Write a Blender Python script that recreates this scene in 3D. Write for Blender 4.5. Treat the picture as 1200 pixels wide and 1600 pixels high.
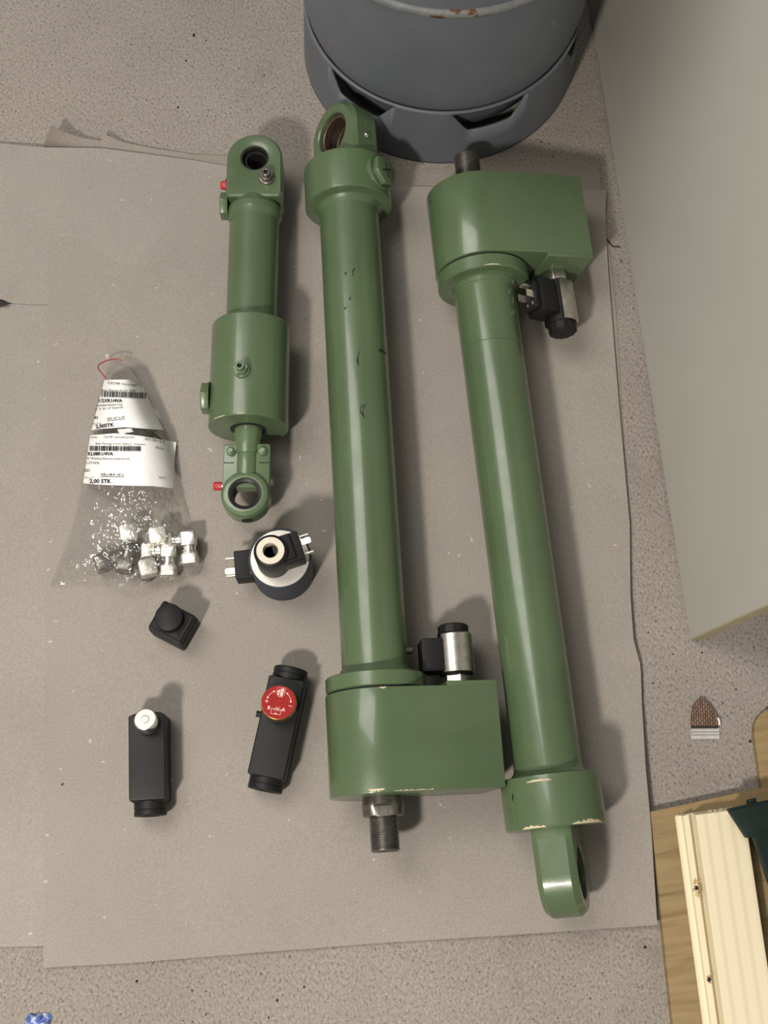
import bpy, bmesh, math, random
from mathutils import Vector, Matrix, noise

for o in list(bpy.data.objects):
    bpy.data.objects.remove(o, do_unlink=True)
SC = bpy.context.scene
COL = SC.collection
PI = math.pi
R_ = math.radians
random.seed(7)

# ------------------------------------------------------------------ camera
FPX, TILT, CAMH = 1900.0, R_(17.3), 1.21
cam_d = bpy.data.cameras.new('camera')
cam_d.sensor_fit = 'VERTICAL'
cam_d.sensor_height = 36.0
cam_d.lens = 36.0 * FPX / 1600.0
cam_d.clip_start = 0.01
cam = bpy.data.objects.new('camera', cam_d)
cam.location = (0, 0, CAMH)
cam.rotation_euler = (TILT, 0, 0)
COL.objects.link(cam)
SC.camera = cam

# ------------------------------------------------------------------ world, lights, exposure
w = bpy.data.worlds.new('world')
SC.world = w
w.use_nodes = True
w.node_tree.nodes['Background'].inputs[0].default_value = (1.0, 0.95, 0.89, 1)
w.node_tree.nodes['Background'].inputs[1].default_value = 0.20


def area_light(name, loc, target, sx, sy, power, col):
    d = bpy.data.lights.new(name, 'AREA')
    d.shape = 'RECTANGLE'
    d.size, d.size_y = sx, sy
    d.energy = power
    d.color = col
    o = bpy.data.objects.new(name, d)
    o.location = loc
    v = Vector(target) - Vector(loc)
    o.rotation_euler = v.to_track_quat('-Z', 'Y').to_euler()
    COL.objects.link(o)
    return o


area_light('ceiling_lamp', (-1.20, 1.10, 2.45), (-0.90, 1.00, 0), 1.2, 1.7, 33, (1.0, 0.955, 0.895))
area_light('work_lamp', (-0.70, -0.88, 1.65), (-0.10, 0.2, 0), 0.17, 0.17, 30, (1.0, 0.92, 0.835))

vs = SC.view_settings
vs.view_transform = 'Standard'
vs.look = 'None'
vs.gamma = 1.0
vs.use_curve_mapping = False
vs.exposure = 0.42


# ------------------------------------------------------------------ helpers
def at(px, py, z=0.0):
    """point at height z that the photograph shows at pixel px, py"""
    u, v = (px - 600) / FPX, (800 - py) / FPX
    c, s = math.cos(TILT), math.sin(TILT)
    d = (CAMH - z) / (c - v * s)
    return Vector((u * d, (s + v * c) * d, z))


def tag(o, label=None, cat=None, group=None, kind=None):
    if label: o['label'] = label
    if cat: o['category'] = cat
    if group: o['group'] = group
    if kind: o['kind'] = kind
    return o


def empty(name, loc=(0, 0, 0), rz=0.0):
    o = bpy.data.objects.new(name, None)
    o.empty_display_size = 0.02
    o.location = loc
    o.rotation_euler = (0, 0, rz)
    COL.objects.link(o)
    return o


def obj(name, bm, mat, parent=None, angle=32, bevel=0.0, seg=2, M=None, smooth=True):
    if M is not None:
        bmesh.ops.transform(bm, matrix=M, verts=bm.verts)
    bmesh.ops.recalc_face_normals(bm, faces=bm.faces)
    if bevel > 0:
        es = [e for e in bm.edges if len(e.link_faces) == 2 and e.calc_face_angle(0) > R_(40)]
        bmesh.ops.bevel(bm, geom=es, offset=bevel, segments=seg, profile=0.5, affect='EDGES', clamp_overlap=True)
    for f in bm.faces:
        f.smooth = smooth
    lim = R_(angle)
    for e in bm.edges:
        if len(e.link_faces) == 2 and e.calc_face_angle(0) > lim:
            e.smooth = False
    me = bpy.data.meshes.new(name)
    bm.to_mesh(me)
    bm.free()
    if mat is not None:
        me.materials.append(mat)
    o = bpy.data.objects.new(name, me)
    COL.objects.link(o)
    if parent is not None:
        o.parent = parent
    return o


def NB():
    return bmesh.new()


def lathe(bm, prof, n=48, axis='Y', M=None, cap=True, a0=0.0, a1=2 * PI):
    """prof: (radius, height) pairs turned about the axis"""
    full = abs(a1 - a0 - 2 * PI) < 1e-6
    k = n if full else n + 1
    rings = []
    for r, h in prof:
        ring = []
        for i in range(k):
            a = a0 + (a1 - a0) * i / n
            c, s = math.cos(a) * r, math.sin(a) * r
            p = Vector((c, h, s)) if axis == 'Y' else (Vector((c, s, h)) if axis == 'Z' else Vector((h, c, s)))
            if M is not None: p = M @ p
            ring.append(bm.verts.new(p))
        rings.append(ring)
    for a, b in zip(rings, rings[1:]):
        for i in range(n):
            j = (i + 1) % k
            try: bm.faces.new((a[i], a[j], b[j], b[i]))
            except ValueError: pass
    if cap and full:
        for ring in (rings[0], rings[-1]):
            bm.faces.new(ring)
    return bm


def loft(bm, secs, cap=True, closed=True, M=None):
    rings = []
    for s in secs:
        rings.append([bm.verts.new((M @ Vector(p)) if M is not None else Vector(p)) for p in s])
    n = len(secs[0])
    for a, b in zip(rings, rings[1:]):
        for i in range(n if closed else n - 1):
            j = (i + 1) % n
            bm.faces.new((a[i], a[j], b[j], b[i]))
    if cap:
        bm.faces.new(rings[0])
        bm.faces.new(rings[-1])
    return bm


def prism(bm, poly, h0, h1, axis='Z', M=None):
    def P(a, b, h):
        return (a, b, h) if axis == 'Z' else ((a, h, b) if axis == 'Y' else (h, a, b))
    return loft(bm, [[P(a, b, h0) for a, b in poly], [P(a, b, h1) for a, b in poly]], M=M)


def box(bm, x0, x1, y0, y1, z0, z1, M=None):
    return prism(bm, [(x0, y0), (x1, y0), (x1, y1), (x0, y1)], z0, z1, M=M)


def ngon(r, n, ph=0.0, cx=0, cy=0):
    return [(cx + r * math.cos(ph + 2 * PI * i / n), cy + r * math.sin(ph + 2 * PI * i / n)) for i in range(n)]


def rrect(x0, x1, y0, y1, r, n=5):
    pts = []
    for cx, cy, a in ((x1 - r, y1 - r, 0), (x0 + r, y1 - r, PI / 2), (x0 + r, y0 + r, PI), (x1 - r, y0 + r, 1.5 * PI)):
        for i in range(n + 1):
            t = a + PI / 2 * i / n
            pts.append((cx + r * math.cos(t), cy + r * math.sin(t)))
    return pts


def ring_plate(bm, outer, rin, layers, n=64, M=None):
    """plate with a round hole; outer(angle)->radius; layers (w, outer_shrink, inner_grow)"""
    O, I = [], []
    for wv, so, gi in layers:
        ro, ri = [], []
        for i in range(n):
            a = 2 * PI * i / n
            R = outer(a) - so
            p, q = Vector((R * math.cos(a), R * math.sin(a), wv)), Vector(((rin + gi) * math.cos(a), (rin + gi) * math.sin(a), wv))
            if M is not None: p, q = M @ p, M @ q
            ro.append(bm.verts.new(p)); ri.append(bm.verts.new(q))
        O.append(ro); I.append(ri)
    for A in (O, I):
        for a, b in zip(A, A[1:]):
            for i in range(n):
                j = (i + 1) % n
                bm.faces.new((a[i], a[j], b[j], b[i]))
    for k in (0, -1):
        for i in range(n):
            j = (i + 1) % n
            bm.faces.new((O[k][i], O[k][j], I[k][j], I[k][i]))
    return bm


def tube(bm, pts, r, n=8):
    pts = [Vector(p) for p in pts]
    rings = []
    for i, p in enumerate(pts):
        t = (pts[min(i + 1, len(pts) - 1)] - pts[max(i - 1, 0)]).normalized()
        a = t.orthogonal().normalized() if i == 0 else (prev - t * prev.dot(t)).normalized()
        prev = a
        b = t.cross(a)
        rings.append([bm.verts.new(p + (a * math.cos(2 * PI * k / n) + b * math.sin(2 * PI * k / n)) * r) for k in range(n)])
    for A, B in zip(rings, rings[1:]):
        for k in range(n):
            j = (k + 1) % n
            bm.faces.new((A[k], A[j], B[j], B[k]))
    bm.faces.new(rings[0]); bm.faces.new(rings[-1])
    return bm


def T(x, y, z): return Matrix.Translation((x, y, z))
def RX(a): return Matrix.Rotation(R_(a), 4, 'X')
def RY(a): return Matrix.Rotation(R_(a), 4, 'Y')
def RZ(a): return Matrix.Rotation(R_(a), 4, 'Z')


def text2d(s, size, bold=0.0, sx=1.0):
    """glyph triangles of a string: (verts 2d, faces), baseline at 0"""
    cu = bpy.data.curves.new('glyphs', 'FONT')
    cu.body = s
    cu.size = size
    cu.offset = bold
    cu.resolution_u = 2
    o = bpy.data.objects.new('glyphs', cu)
    COL.objects.link(o)
    dg = bpy.context.evaluated_depsgraph_get()
    me = bpy.data.meshes.new_from_object(o.evaluated_get(dg))
    vs_ = [(v.co.x * sx, v.co.y) for v in me.vertices]
    fs = [tuple(p.vertices) for p in me.polygons]
    bpy.data.objects.remove(o, do_unlink=True)
    bpy.data.curves.remove(cu)
    bpy.data.meshes.remove(me)
    return vs_, fs


# ------------------------------------------------------------------ materials
class NT:
    def __init__(s, name, rough=0.5, metal=0.0, spec=0.5, coat=0.0, coat_rough=0.1):
        s.m = bpy.data.materials.new(name)
        s.m.use_nodes = True
        s.t = s.m.node_tree
        s.b = s.t.nodes['Principled BSDF']
        s.b.inputs['Roughness'].default_value = rough
        s.b.inputs['Metallic'].default_value = metal
        s.b.inputs['Specular IOR Level'].default_value = spec
        s.b.inputs['Coat Weight'].default_value = coat
        s.b.inputs['Coat Roughness'].default_value = coat_rough
        s.tc = s.t.nodes.new('ShaderNodeTexCoord').outputs['Object']

    def n(s, typ, **kw):
        nd = s.t.nodes.new('ShaderNode' + typ)
        for k, v in kw.items():
            if k in nd.inputs: s.put(nd.inputs[k], v)
            else: setattr(nd, k, v)
        return nd

    def put(s, sock, v):
        if isinstance(v, bpy.types.NodeSocket): s.t.links.new(v, sock)
        else: sock.default_value = v

    def noise(s, scale, detail=4, rough=0.6, vec=None, dist=0.0):
        nd = s.n('TexNoise', Scale=scale, Detail=detail, Roughness=rough, Distortion=dist)
        s.t.links.new(vec or s.tc, nd.inputs['Vector'])
        return nd.outputs['Fac']

    def ramp(s, fac, stops):
        nd = s.n('ValToRGB')
        s.t.links.new(fac, nd.inputs['Fac'])
        el = nd.color_ramp.elements
        while len(el) < len(stops): el.new(0.5)
        for e, (p, c) in zip(el, stops):
            e.position = p
            e.color = (c[0], c[1], c[2], 1) if hasattr(c, '__len__') else (c, c, c, 1)
        return nd.outputs['Color']

    def mix(s, fac, a, b, mode='MIX'):
        nd = s.t.nodes.new('ShaderNodeMix')
        nd.data_type = 'RGBA'
        nd.blend_type = mode
        for sock, v in ((nd.inputs[0], fac), (nd.inputs[6], a), (nd.inputs[7], b)):
            if isinstance(v, bpy.types.NodeSocket): s.t.links.new(v, sock)
            elif sock.type == 'RGBA': sock.default_value = (v[0], v[1], v[2], 1)
            else: sock.default_value = v
        return nd.outputs[2]

    def mapping(s, scale=(1, 1, 1), rot=(0, 0, 0), vec=None):
        nd = s.n('Mapping')
        nd.inputs['Scale'].default_value = scale
        nd.inputs['Rotation'].default_value = rot
        s.t.links.new(vec or s.tc, nd.inputs['Vector'])
        return nd.outputs['Vector']

    def col(s, v):
        sk = s.b.inputs['Base Color']
        if isinstance(v, bpy.types.NodeSocket): s.t.links.new(v, sk)
        else: sk.default_value = (v[0], v[1], v[2], 1)
        return s

    def rough(s, v):
        s.put(s.b.inputs['Roughness'], v)

    def bump(s, h, strength=0.3, dist=0.001):
        nd = s.n('Bump', Strength=strength, Distance=dist)
        s.t.links.new(h, nd.inputs['Height'])
        s.t.links.new(nd.outputs['Normal'], s.b.inputs['Normal'])


def plain(name, c, rough=0.5, metal=0.0, spec=0.5, var=0.15, scale=60, bump=0.0, coat=0.0):
    t = NT(name, rough, metal, spec, coat)
    f = t.noise(scale, 5)
    lo = tuple(x * (1 - var) for x in c)
    hi = tuple(min(1, x * (1 + var)) for x in c)
    t.col(t.ramp(f, [(0.3, lo), (0.7, hi)]))
    if bump: t.bump(t.noise(scale * 8, 4), bump, 0.0005)
    return t.m


MAT = {}


def mk_green(name, c, scratch=True):
    t = NT(name, 0.36, 0, 0.45, 0.45, 0.12)
    f = t.noise(9, 5, 0.55)
    c1 = t.ramp(f, [(0.3, tuple(x * 0.88 for x in c)), (0.7, tuple(x * 1.1 for x in c))])
    if scratch:
        v = t.mapping((140, 26, 140))
        g = t.noise(1.0, 3, 0.5, vec=v)
        msk = t.ramp(g, [(0.735, 0.0), (0.76, 1.0)])
        c1 = t.mix(msk, c1, (0.012, 0.016, 0.01))
    t.col(c1)
    t.rough(t.ramp(t.noise(30, 4), [(0.3, 0.26), (0.75, 0.46)]))
    t.bump(t.noise(260, 3), 0.12, 0.0006)
    return t.m


MAT['green'] = mk_green('green_paint', (0.073, 0.113, 0.053))
MAT['green_light'] = mk_green('light_green_paint', (0.082, 0.128, 0.060), False)
MAT['chip'] = plain('bare_primer', (0.50, 0.44, 0.28), 0.7)
MAT['black'] = plain('black_plastic', (0.008, 0.008, 0.0085), 0.55, 0, 0.3, 0.2, 120)
MAT['anod'] = plain('black_anodised', (0.009, 0.0095, 0.0095), 0.5, 0, 0.3, 0.15, 200, 0.08)
MAT['seam'] = plain('dark_joint', (0.01, 0.011, 0.009), 0.8)
MAT['steel'] = plain('bare_steel', (0.50, 0.48, 0.44), 0.34, 1.0, 0.5, 0.22, 120)
MAT['bright'] = plain('bright_nickel', (0.78, 0.76, 0.72), 0.22, 1.0, 0.5, 0.12, 90)
MAT['matsteel'] = plain('zinc_face', (0.70, 0.68, 0.62), 0.5, 0.6, 0.5, 0.08, 120)
MAT['nutsteel'] = plain('dull_nut_steel', (0.66, 0.64, 0.58), 0.42, 0.85, 0.5, 0.22, 260)
MAT['blackring'] = plain('black_oiled_ring', (0.022, 0.021, 0.020), 0.42, 0.5, 0.5, 0.3, 160)
MAT['darksteel'] = plain('oiled_dark_steel', (0.19, 0.18, 0.16), 0.36, 0.9, 0.5, 0.3, 160)
MAT['bronze'] = plain('brown_bushing', (0.10, 0.075, 0.055), 0.4, 0.7, 0.5, 0.3, 120)
MAT['knobface'] = plain('satin_knob_face', (0.56, 0.55, 0.51), 0.45, 0.5, 0.5, 0.05, 200)
MAT['ivory'] = plain('ivory_steel_ring', (0.60, 0.55, 0.45), 0.5, 0.25, 0.5, 0.06, 200)
MAT['tin'] = plain('tinned_blade', (0.80, 0.76, 0.64), 0.3, 0.9, 0.5, 0.12, 200)
MAT['navy'] = plain('dark_blue_coil_shell', (0.024, 0.030, 0.044), 0.5, 0, 0.4, 0.2, 60)
MAT['red'] = plain('red_cap_plastic', (0.42, 0.022, 0.028), 0.4, 0, 0.5, 0.1, 90)
MAT['knobred'] = plain('red_knob_face', (0.30, 0.020, 0.018), 0.6, 0, 0.15, 0.06, 120)
MAT['gold'] = plain('brass_knob_edge', (0.30, 0.185, 0.07), 0.35, 0.9, 0.5, 0.2, 150)
MAT['pinkprint'] = plain('pale_pink_print', (0.78, 0.55, 0.52), 0.6, 0, 0.3, 0.02)
MAT['ink'] = plain('black_ink', (0.02, 0.02, 0.022), 0.7, 0, 0.2, 0.1)
MAT['softink'] = plain('grey_ink', (0.14, 0.14, 0.145), 0.7, 0, 0.2, 0.1)
MAT['label'] = plain('white_label_paper', (0.80, 0.80, 0.79), 0.6, 0, 0.4, 0.03, 80, 0.1)
MAT['thread'] = plain('red_strip', (0.33, 0.035, 0.03), 0.5)
MAT['petrol'] = plain('dark_green_plastic', (0.006, 0.014, 0.011), 0.5, 0, 0.22, 0.2, 60)
MAT['matdark'] = plain('dark_bits_and_shade', (0.016, 0.014, 0.012), 0.8)  # dark matt colour of wire and grit, also the shade filling the tear


def m_floor():
    t = NT('concrete', 0.85, 0, 0.25)
    big = t.ramp(t.noise(3.2, 6, 0.6), [(0.3, (0.225, 0.200, 0.174)), (0.7, (0.295, 0.268, 0.234))])
    v = t.mapping((1, 0.75, 1), (0, 0, 0.5))
    g = t.noise(400, 4, 0.75, vec=v)
    grain = t.ramp(g, [(0.32, 0.28), (0.45, 0.92), (0.56, 1.04), (0.70, 1.45)])
    c = t.mix(1.0, big, grain, 'MULTIPLY')
    pit = t.ramp(t.noise(150, 3, 0.6), [(0.70, 0.0), (0.745, 1.0)])
    c = t.mix(pit, c, (0.045, 0.036, 0.03))
    st = t.ramp(t.noise(11, 5, 0.65), [(0.58, 0.0), (0.78, 0.55)])
    c = t.mix(st, c, (0.135, 0.108, 0.09))
    t.col(c)
    t.bump(g, 0.25, 0.001)
    return t.m


def m_paper(name, c, sheen=0.5):
    t = NT(name, 0.7, 0, 0.35)
    f = t.ramp(t.noise(7, 5, 0.55), [(0.3, tuple(x * 0.93 for x in c)), (0.7, tuple(x * 1.06 for x in c))])
    g = t.noise(520, 3, 0.6)
    f = t.mix(1.0, f, t.ramp(g, [(0.3, 0.87), (0.7, 1.12)]), 'MULTIPLY')
    sp = t.ramp(t.noise(95, 2, 0.5), [(0.735, 0.0), (0.765, 0.8)])
    f = t.mix(sp, f, tuple(min(1, x * 1.7) for x in c))
    dk = t.ramp(t.noise(70, 2, 0.5, vec=t.mapping((1, 1, 1), (0.4, 0.2, 1.0))), [(0.79, 0.0), (0.82, 0.6)])
    f = t.mix(dk, f, tuple(x * 0.55 for x in c))
    t.col(f)
    t.bump(g, 0.25, 0.0006)
    return t.m


def m_tank():
    t = NT('grey_tank_paint', 0.5, 0, 0.4)
    c = t.ramp(t.noise(7, 5, 0.6), [(0.3, (0.094, 0.104, 0.120)), (0.7, (0.126, 0.138, 0.156))])
    sc = t.ramp(t.noise(24, 5, 0.7), [(0.66, 0.0), (0.74, 0.5)])
    c = t.mix(sc, c, (0.055, 0.058, 0.062))
    wr = t.ramp(t.noise(16, 5, 0.7, vec=t.mapping((1, 1, 1.6), (0.3, 0.5, 0.1))), [(0.70, 0.0), (0.75, 0.55)])
    c = t.mix(wr, c, (0.24, 0.24, 0.225))
    t.col(c)
    t.bump(t.noise(120, 3), 0.1, 0.001)
    return t.m


def m_seam():
    t = NT('tank_weld_ring', 0.55, 0, 0.4)
    f = t.noise(34, 5, 0.7)
    c = t.ramp(f, [(0.40, (0.13, 0.14, 0.145)), (0.56, (0.185, 0.19, 0.188)), (0.62, (0.11, 0.045, 0.016)), (0.72, (0.05, 0.028, 0.015))])
    t.col(c)
    t.bump(t.noise(200, 3), 0.2, 0.001)
    return t.m


def m_wood(name, lo, hi, rot, sc, ring=26.0, dist=3.0, rough=0.6, line=0.55):
    t = NT(name, rough, 0, 0.3)
    v = t.mapping(sc[:3], (0, 0, rot))
    if len(sc) == 4:
        v = t.mapping(sc[:3], (0, 0, 0), vec=t.mapping((1, 1, 1), (0, 0, rot)))
        f = t.noise(1.0, 4, 0.55, vec=v, dist=0.4)
        f2 = t.noise(2.1, 4, 0.6, vec=v)
        c = t.ramp(f, [(0.34, tuple(0.75 * a + 0.25 * b for a, b in zip(lo, hi))), (0.46, hi), (0.58, tuple(0.9 * x for x in hi)), (0.66, lo)])
        c = t.mix(0.35, c, t.ramp(f2, [(0.35, lo), (0.6, hi)]))
        t.col(c)
        return t.m
    wv = t.n('TexWave', Scale=ring, Distortion=dist, Detail=4.0, wave_type='BANDS', bands_direction='X')
    wv.inputs['Detail Scale'].default_value = 1.4
    t.t.links.new(v, wv.inputs['Vector'])
    f = t.noise(5, 4, 0.6, vec=v)
    c = t.ramp(wv.outputs['Fac'], [(0.0, lo), (0.45, hi), (1.0, hi)])
    c = t.mix(line, t.ramp(f, [(0.3, tuple(0.8 * x for x in hi)), (0.7, hi)]), c)
    t.col(c)
    t.bump(t.noise(240, 3, vec=t.mapping((sc[0], sc[1] * 0.2, 1), (0, 0, rot))), 0.15, 0.0008)
    return t.m


def m_bag():
    m = bpy.data.materials.new('clear_film')
    m.use_nodes = True
    t = m.node_tree
    for n_ in list(t.nodes): t.nodes.remove(n_)
    out = t.nodes.new('ShaderNodeOutputMaterial')
    tr = t.nodes.new('ShaderNodeBsdfTransparent')
    tr.inputs[0].default_value = (0.97, 0.97, 0.96, 1)
    gl = t.nodes.new('ShaderNodeBsdfGlossy')
    gl.inputs['Roughness'].default_value = 0.11
    gl.inputs['Color'].default_value = (1, 1, 1, 1)
    df = t.nodes.new('ShaderNodeBsdfDiffuse')
    df.inputs[0].default_value = (0.62, 0.61, 0.57, 1)
    tc = t.nodes.new('ShaderNodeTexCoord')
    no = t.nodes.new('ShaderNodeTexNoise')
    no.noise_type = 'RIDGED_MULTIFRACTAL'
    no.inputs['Scale'].default_value = 30
    no.inputs['Detail'].default_value = 3
    no.inputs['Distortion'].default_value = 0.8
    bp = t.nodes.new('ShaderNodeBump')
    bp.inputs['Strength'].default_value = 1.0
    bp.inputs['Distance'].default_value = 0.010
    lw = t.nodes.new('ShaderNodeLayerWeight')
    lw.inputs['Blend'].default_value = 0.12
    ad = t.nodes.new('ShaderNodeMath'); ad.operation = 'MULTIPLY_ADD'
    ad.inputs[1].default_value = 0.55; ad.inputs[2].default_value = 0.12
    ad.use_clamp = True
    m1 = t.nodes.new('ShaderNodeMixShader'); m1.inputs[0].default_value = 0.03
    m2 = t.nodes.new('ShaderNodeMixShader')
    L = t.links.new
    L(tc.outputs['Object'], no.inputs['Vector']); L(no.outputs['Fac'], bp.inputs['Height'])
    L(bp.outputs['Normal'], gl.inputs['Normal'])
    L(lw.outputs['Facing'], ad.inputs[0]); L(ad.outputs[0], m2.inputs[0])
    L(tr.outputs[0], m1.inputs[1]); L(df.outputs[0], m1.inputs[2])
    L(m1.outputs[0], m2.inputs[1]); L(gl.outputs[0], m2.inputs[2]); L(m2.outputs[0], out.inputs[0])
    return m


def m_brickprint():
    t = NT('brick_print', 0.35, 0, 0.5)
    br = t.n('TexBrick', Scale=110.0)
    br.inputs['Color1'].default_value = (0.13, 0.08, 0.052, 1)
    br.inputs['Color2'].default_value = (0.20, 0.145, 0.105, 1)
    br.inputs['Mortar'].default_value = (0.035, 0.010, 0.006, 1)
    br.inputs['Mortar Size'].default_value = 0.035
    t.t.links.new(t.mapping((1, 1, 1), (0, 0, PI / 2)), br.inputs['Vector'])
    t.col(br.outputs['Color'])
    return t.m


def m_foil():
    t = NT('blue_printed_foil', 0.3, 0.2, 0.5)
    v = t.n('TexVoronoi', Scale=190.0)
    t.t.links.new(t.tc, v.inputs['Vector'])
    c = t.ramp(v.outputs['Distance'], [(0.1, (0.06, 0.10, 0.33)), (0.5, (0.10, 0.17, 0.45)), (0.8, (0.55, 0.6, 0.75))])
    r = t.ramp(t.noise(70, 2), [(0.62, 0.0), (0.66, 1.0)])
    t.col(t.mix(r, c, (0.70, 0.20, 0.12)))
    return t.m


MAT['floor'] = m_floor()
MAT['paper'] = m_paper('foam_paper', (0.268, 0.245, 0.214))
MAT['paper2'] = m_paper('foam_paper_left', (0.275, 0.253, 0.223))
MAT['paper3'] = m_paper('foam_paper_under', (0.235, 0.212, 0.180))
MAT['tank'] = m_tank()
MAT['weld'] = m_seam()
MAT['panel'] = plain('off_white_laminate', (0.365, 0.36, 0.315), 0.5, 0, 0.35, 0.03, 6)
MAT['panel_edge'] = plain('cream_panel_edge', (0.33, 0.29, 0.19), 0.6, 0, 0.3, 0.1, 40)
MAT['board'] = m_wood('pine_board', (0.15, 0.095, 0.036), (0.27, 0.195, 0.092), R_(-8), (5, 62, 1, 0))
MAT['plank'] = m_wood('fresh_pine', (0.58, 0.48, 0.30), (0.77, 0.69, 0.49), R_(-6.5), (1, 0.04, 1), 26, 1.2, 0.65, 0.35)
MAT['splinter'] = plain('splintered_pine', (0.62, 0.45, 0.26), 0.8, 0, 0.2, 0.2, 300)
MAT['bag'] = m_bag()
MAT['bricks'] = m_brickprint()
MAT['foil'] = m_foil()
MAT['silver'] = plain('silvery_seal_strip', (0.56, 0.54, 0.51), 0.4, 0.3, 0.5, 0.1, 100)

# ------------------------------------------------------------------ floor
bm = NB()
box(bm, -2.2, 2.2, -1.6, 2.8, -0.05, 0.0)
tag(obj('floor', bm, MAT['floor']), 'rough speckled grey concrete floor around the paper sheets', 'floor', kind='structure')


# ------------------------------------------------------------------ paper sheets
def poly_at(pts, t):
    """point at parameter t along a pixel polyline (by arc length)"""
    L = [0]
    for a, b in zip(pts, pts[1:]): L.append(L[-1] + math.dist(a[:2], b[:2]))
    s = t * L[-1]
    for i in range(len(pts) - 1):
        if s <= L[i + 1] + 1e-9:
            k = (s - L[i]) / max(1e-9, L[i + 1] - L[i])
            return [pts[i][j] + (pts[i + 1][j] - pts[i][j]) * k for j in range(len(pts[i]))]
    return list(pts[-1])


def patch(bm, bottom, top, left, right, nx, ny, z0, wob=0.0006, seed=0.0, th=0.0004):
    """Coons patch sheet; every boundary a polyline of (px, py, extra_z)"""
    V = []
    for j in range(ny + 1):
        v = j / ny
        row = []
        for i in range(nx + 1):
            u = i / nx
            B, Tt, Lf, Rt = poly_at(bottom, u), poly_at(top, u), poly_at(left, v), poly_at(right, v)
            p = [(1 - v) * B[k] + v * Tt[k] + (1 - u) * Lf[k] + u * Rt[k]
                 - ((1 - u) * (1 - v) * bottom[0][k] + u * (1 - v) * bottom[-1][k] + (1 - u) * v * top[0][k] + u * v * top[-1][k]) for k in range(3)]
            q = at(p[0], p[1], 0)
            z = z0 + p[2] + wob * (0.5 + 0.5 * noise.noise((q.x * 9 + seed, q.y * 9, seed)))
            row.append(at(p[0], p[1], z))
        V.append(row)
    for dz in (0.0, -th):
        G = [[bm.verts.new(p + Vector((0, 0, dz))) for p in r] for r in V]
        for j in range(ny):
            for i in range(nx):
                bm.faces.new((G[j][i], G[j][i + 1], G[j + 1][i + 1], G[j + 1][i]))
        if dz == 0.0: G0 = G
        else:
            rim0 = G0[0] + [r[-1] for r in G0[1:]] + G0[-1][::-1][1:] + [r[0] for r in G0[::-1][1:-1]]
            rim1 = G[0] + [r[-1] for r in G[1:]] + G[-1][::-1][1:] + [r[0] for r in G[::-1][1:-1]]
            n = len(rim0)
            for i in range(n):
                j = (i + 1) % n
                bm.faces.new((rim0[i], rim0[j], rim1[j], rim1[i]))


Z = 0.0
bm = NB()   # lowest sheet with curled-up corners along its far edge
patch(bm, [(150, 700, 0), (940, 700, 0)], [(300, 241, .0015), (480, 249, 0), (620, 264, 0), (760, 262, 0), (880, 256, 0), (936, 257, 0)],
      [(150, 700, 0), (300, 241, .0015)], [(975, 700, 0), (962, 470, 0), (944, 330, 0.0005), (936, 257, 0)], 40, 30, 0.0008, 0.0004, 3.0)
patch(bm, [(66, 236, 0), (112, 238, 0), (159, 238, 0)], [(80, 195, .030), (90, 201, .024), (105, 208, .017), (130, 216, .010), (158, 220, .007)],
      [(66, 236, 0), (72, 215, .020), (80, 195, .030)], [(159, 238, 0), (158, 220, .006)], 14, 6, 0.0008, 0.0, 1.0)
patch(bm, [(156, 240, 0), (230, 250, 0), (302, 262, 0)], [(160, 208, .013), (172, 214, .010), (195, 223, .005), (240, 232, .004), (302, 241, .002)],
      [(156, 240, 0), (157, 222, .007), (160, 208, .013)], [(302, 262, 0), (302, 241, .002)], 16, 6, 0.0008, 0.0, 1.0)
tag(obj('paper_sheet', bm, MAT['paper3'], angle=60), 'grey-brown paper sheet at the far side, its corners curled up', 'paper', 'sheets of packing paper')

bm = NB()   # sheet reaching out of the frame on the left, torn across
patch(bm, [(-160, 473, .001), (-20, 466, .006), (2, 467, .004), (10, 471, .002), (16, 474, 0), (50, 476, 0), (140, 478, 0)],
      [(-160, 218, 0), (0, 224, .006), (68, 230, .008), (155, 231, .006), (300, 250, .003), (420, 270, 0)],
      [(-160, 473, .001), (-160, 218, 0)], [(140, 478, 0), (420, 270, 0)], 40, 20, 0.0022, 0.0006, 5.0)
patch(bm, [(-170, 1482, 0), (0, 1480, 0.001), (75, 1478, 0.0005), (140, 1476, 0)],
      [(-160, 474, 0), (-20, 480, .001), (4, 479, .001), (10, 476, .0005), (16, 474.6, 0), (50, 476.6, 0), (140, 478.6, 0)],
      [(-170, 1482, 0), (-160, 474, 0)], [(140, 1476, 0), (140, 478.6, 0)], 24, 40, 0.0022, 0.0006, 5.0)
tag(obj('paper_sheet', bm, MAT['paper2'], angle=60), 'grey-brown paper sheet at the left edge, torn across, the gap filled with a dark piece for its shade', 'paper', 'sheets of packing paper')

bm = NB()   # top sheet, everything lies on it
patch(bm, [(68, 1512, .0005), (200, 1505, 0), (420, 1487, .0008), (600, 1473, 0), (800, 1461, .0008), (1027, 1445, .004)],
      [(77, 254, .0022), (140, 257, .0012), (220, 265, 0), (300, 273, 0), (420, 283, 0), (650, 291, 0), (948, 297, 0)],
      [(68, 1512, .0005), (69, 1300, 0), (73, 800, 0), (76, 480, 0), (77, 254, .0022)],
      [(1027, 1445, .004), (1018, 1300, .010), (1009, 1200, .007), (1003, 1100, .003), (1001, 1040, .003), (990, 1000, .004), (985, 930, .003), (984, 820, .002), (968, 640, .001), (958, 520, .001), (950, 420, .001), (946, 330, .001), (948, 297, 0)],
      70, 90, 0.0034, 0.0008, 9.0)
tag(obj('paper_sheet', bm, MAT['paper'], angle=60), 'large grey-brown paper sheet lying under the three green cylinders', 'paper', 'sheets of packing paper')
ZP = 0.0042     # top of the paper


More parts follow.
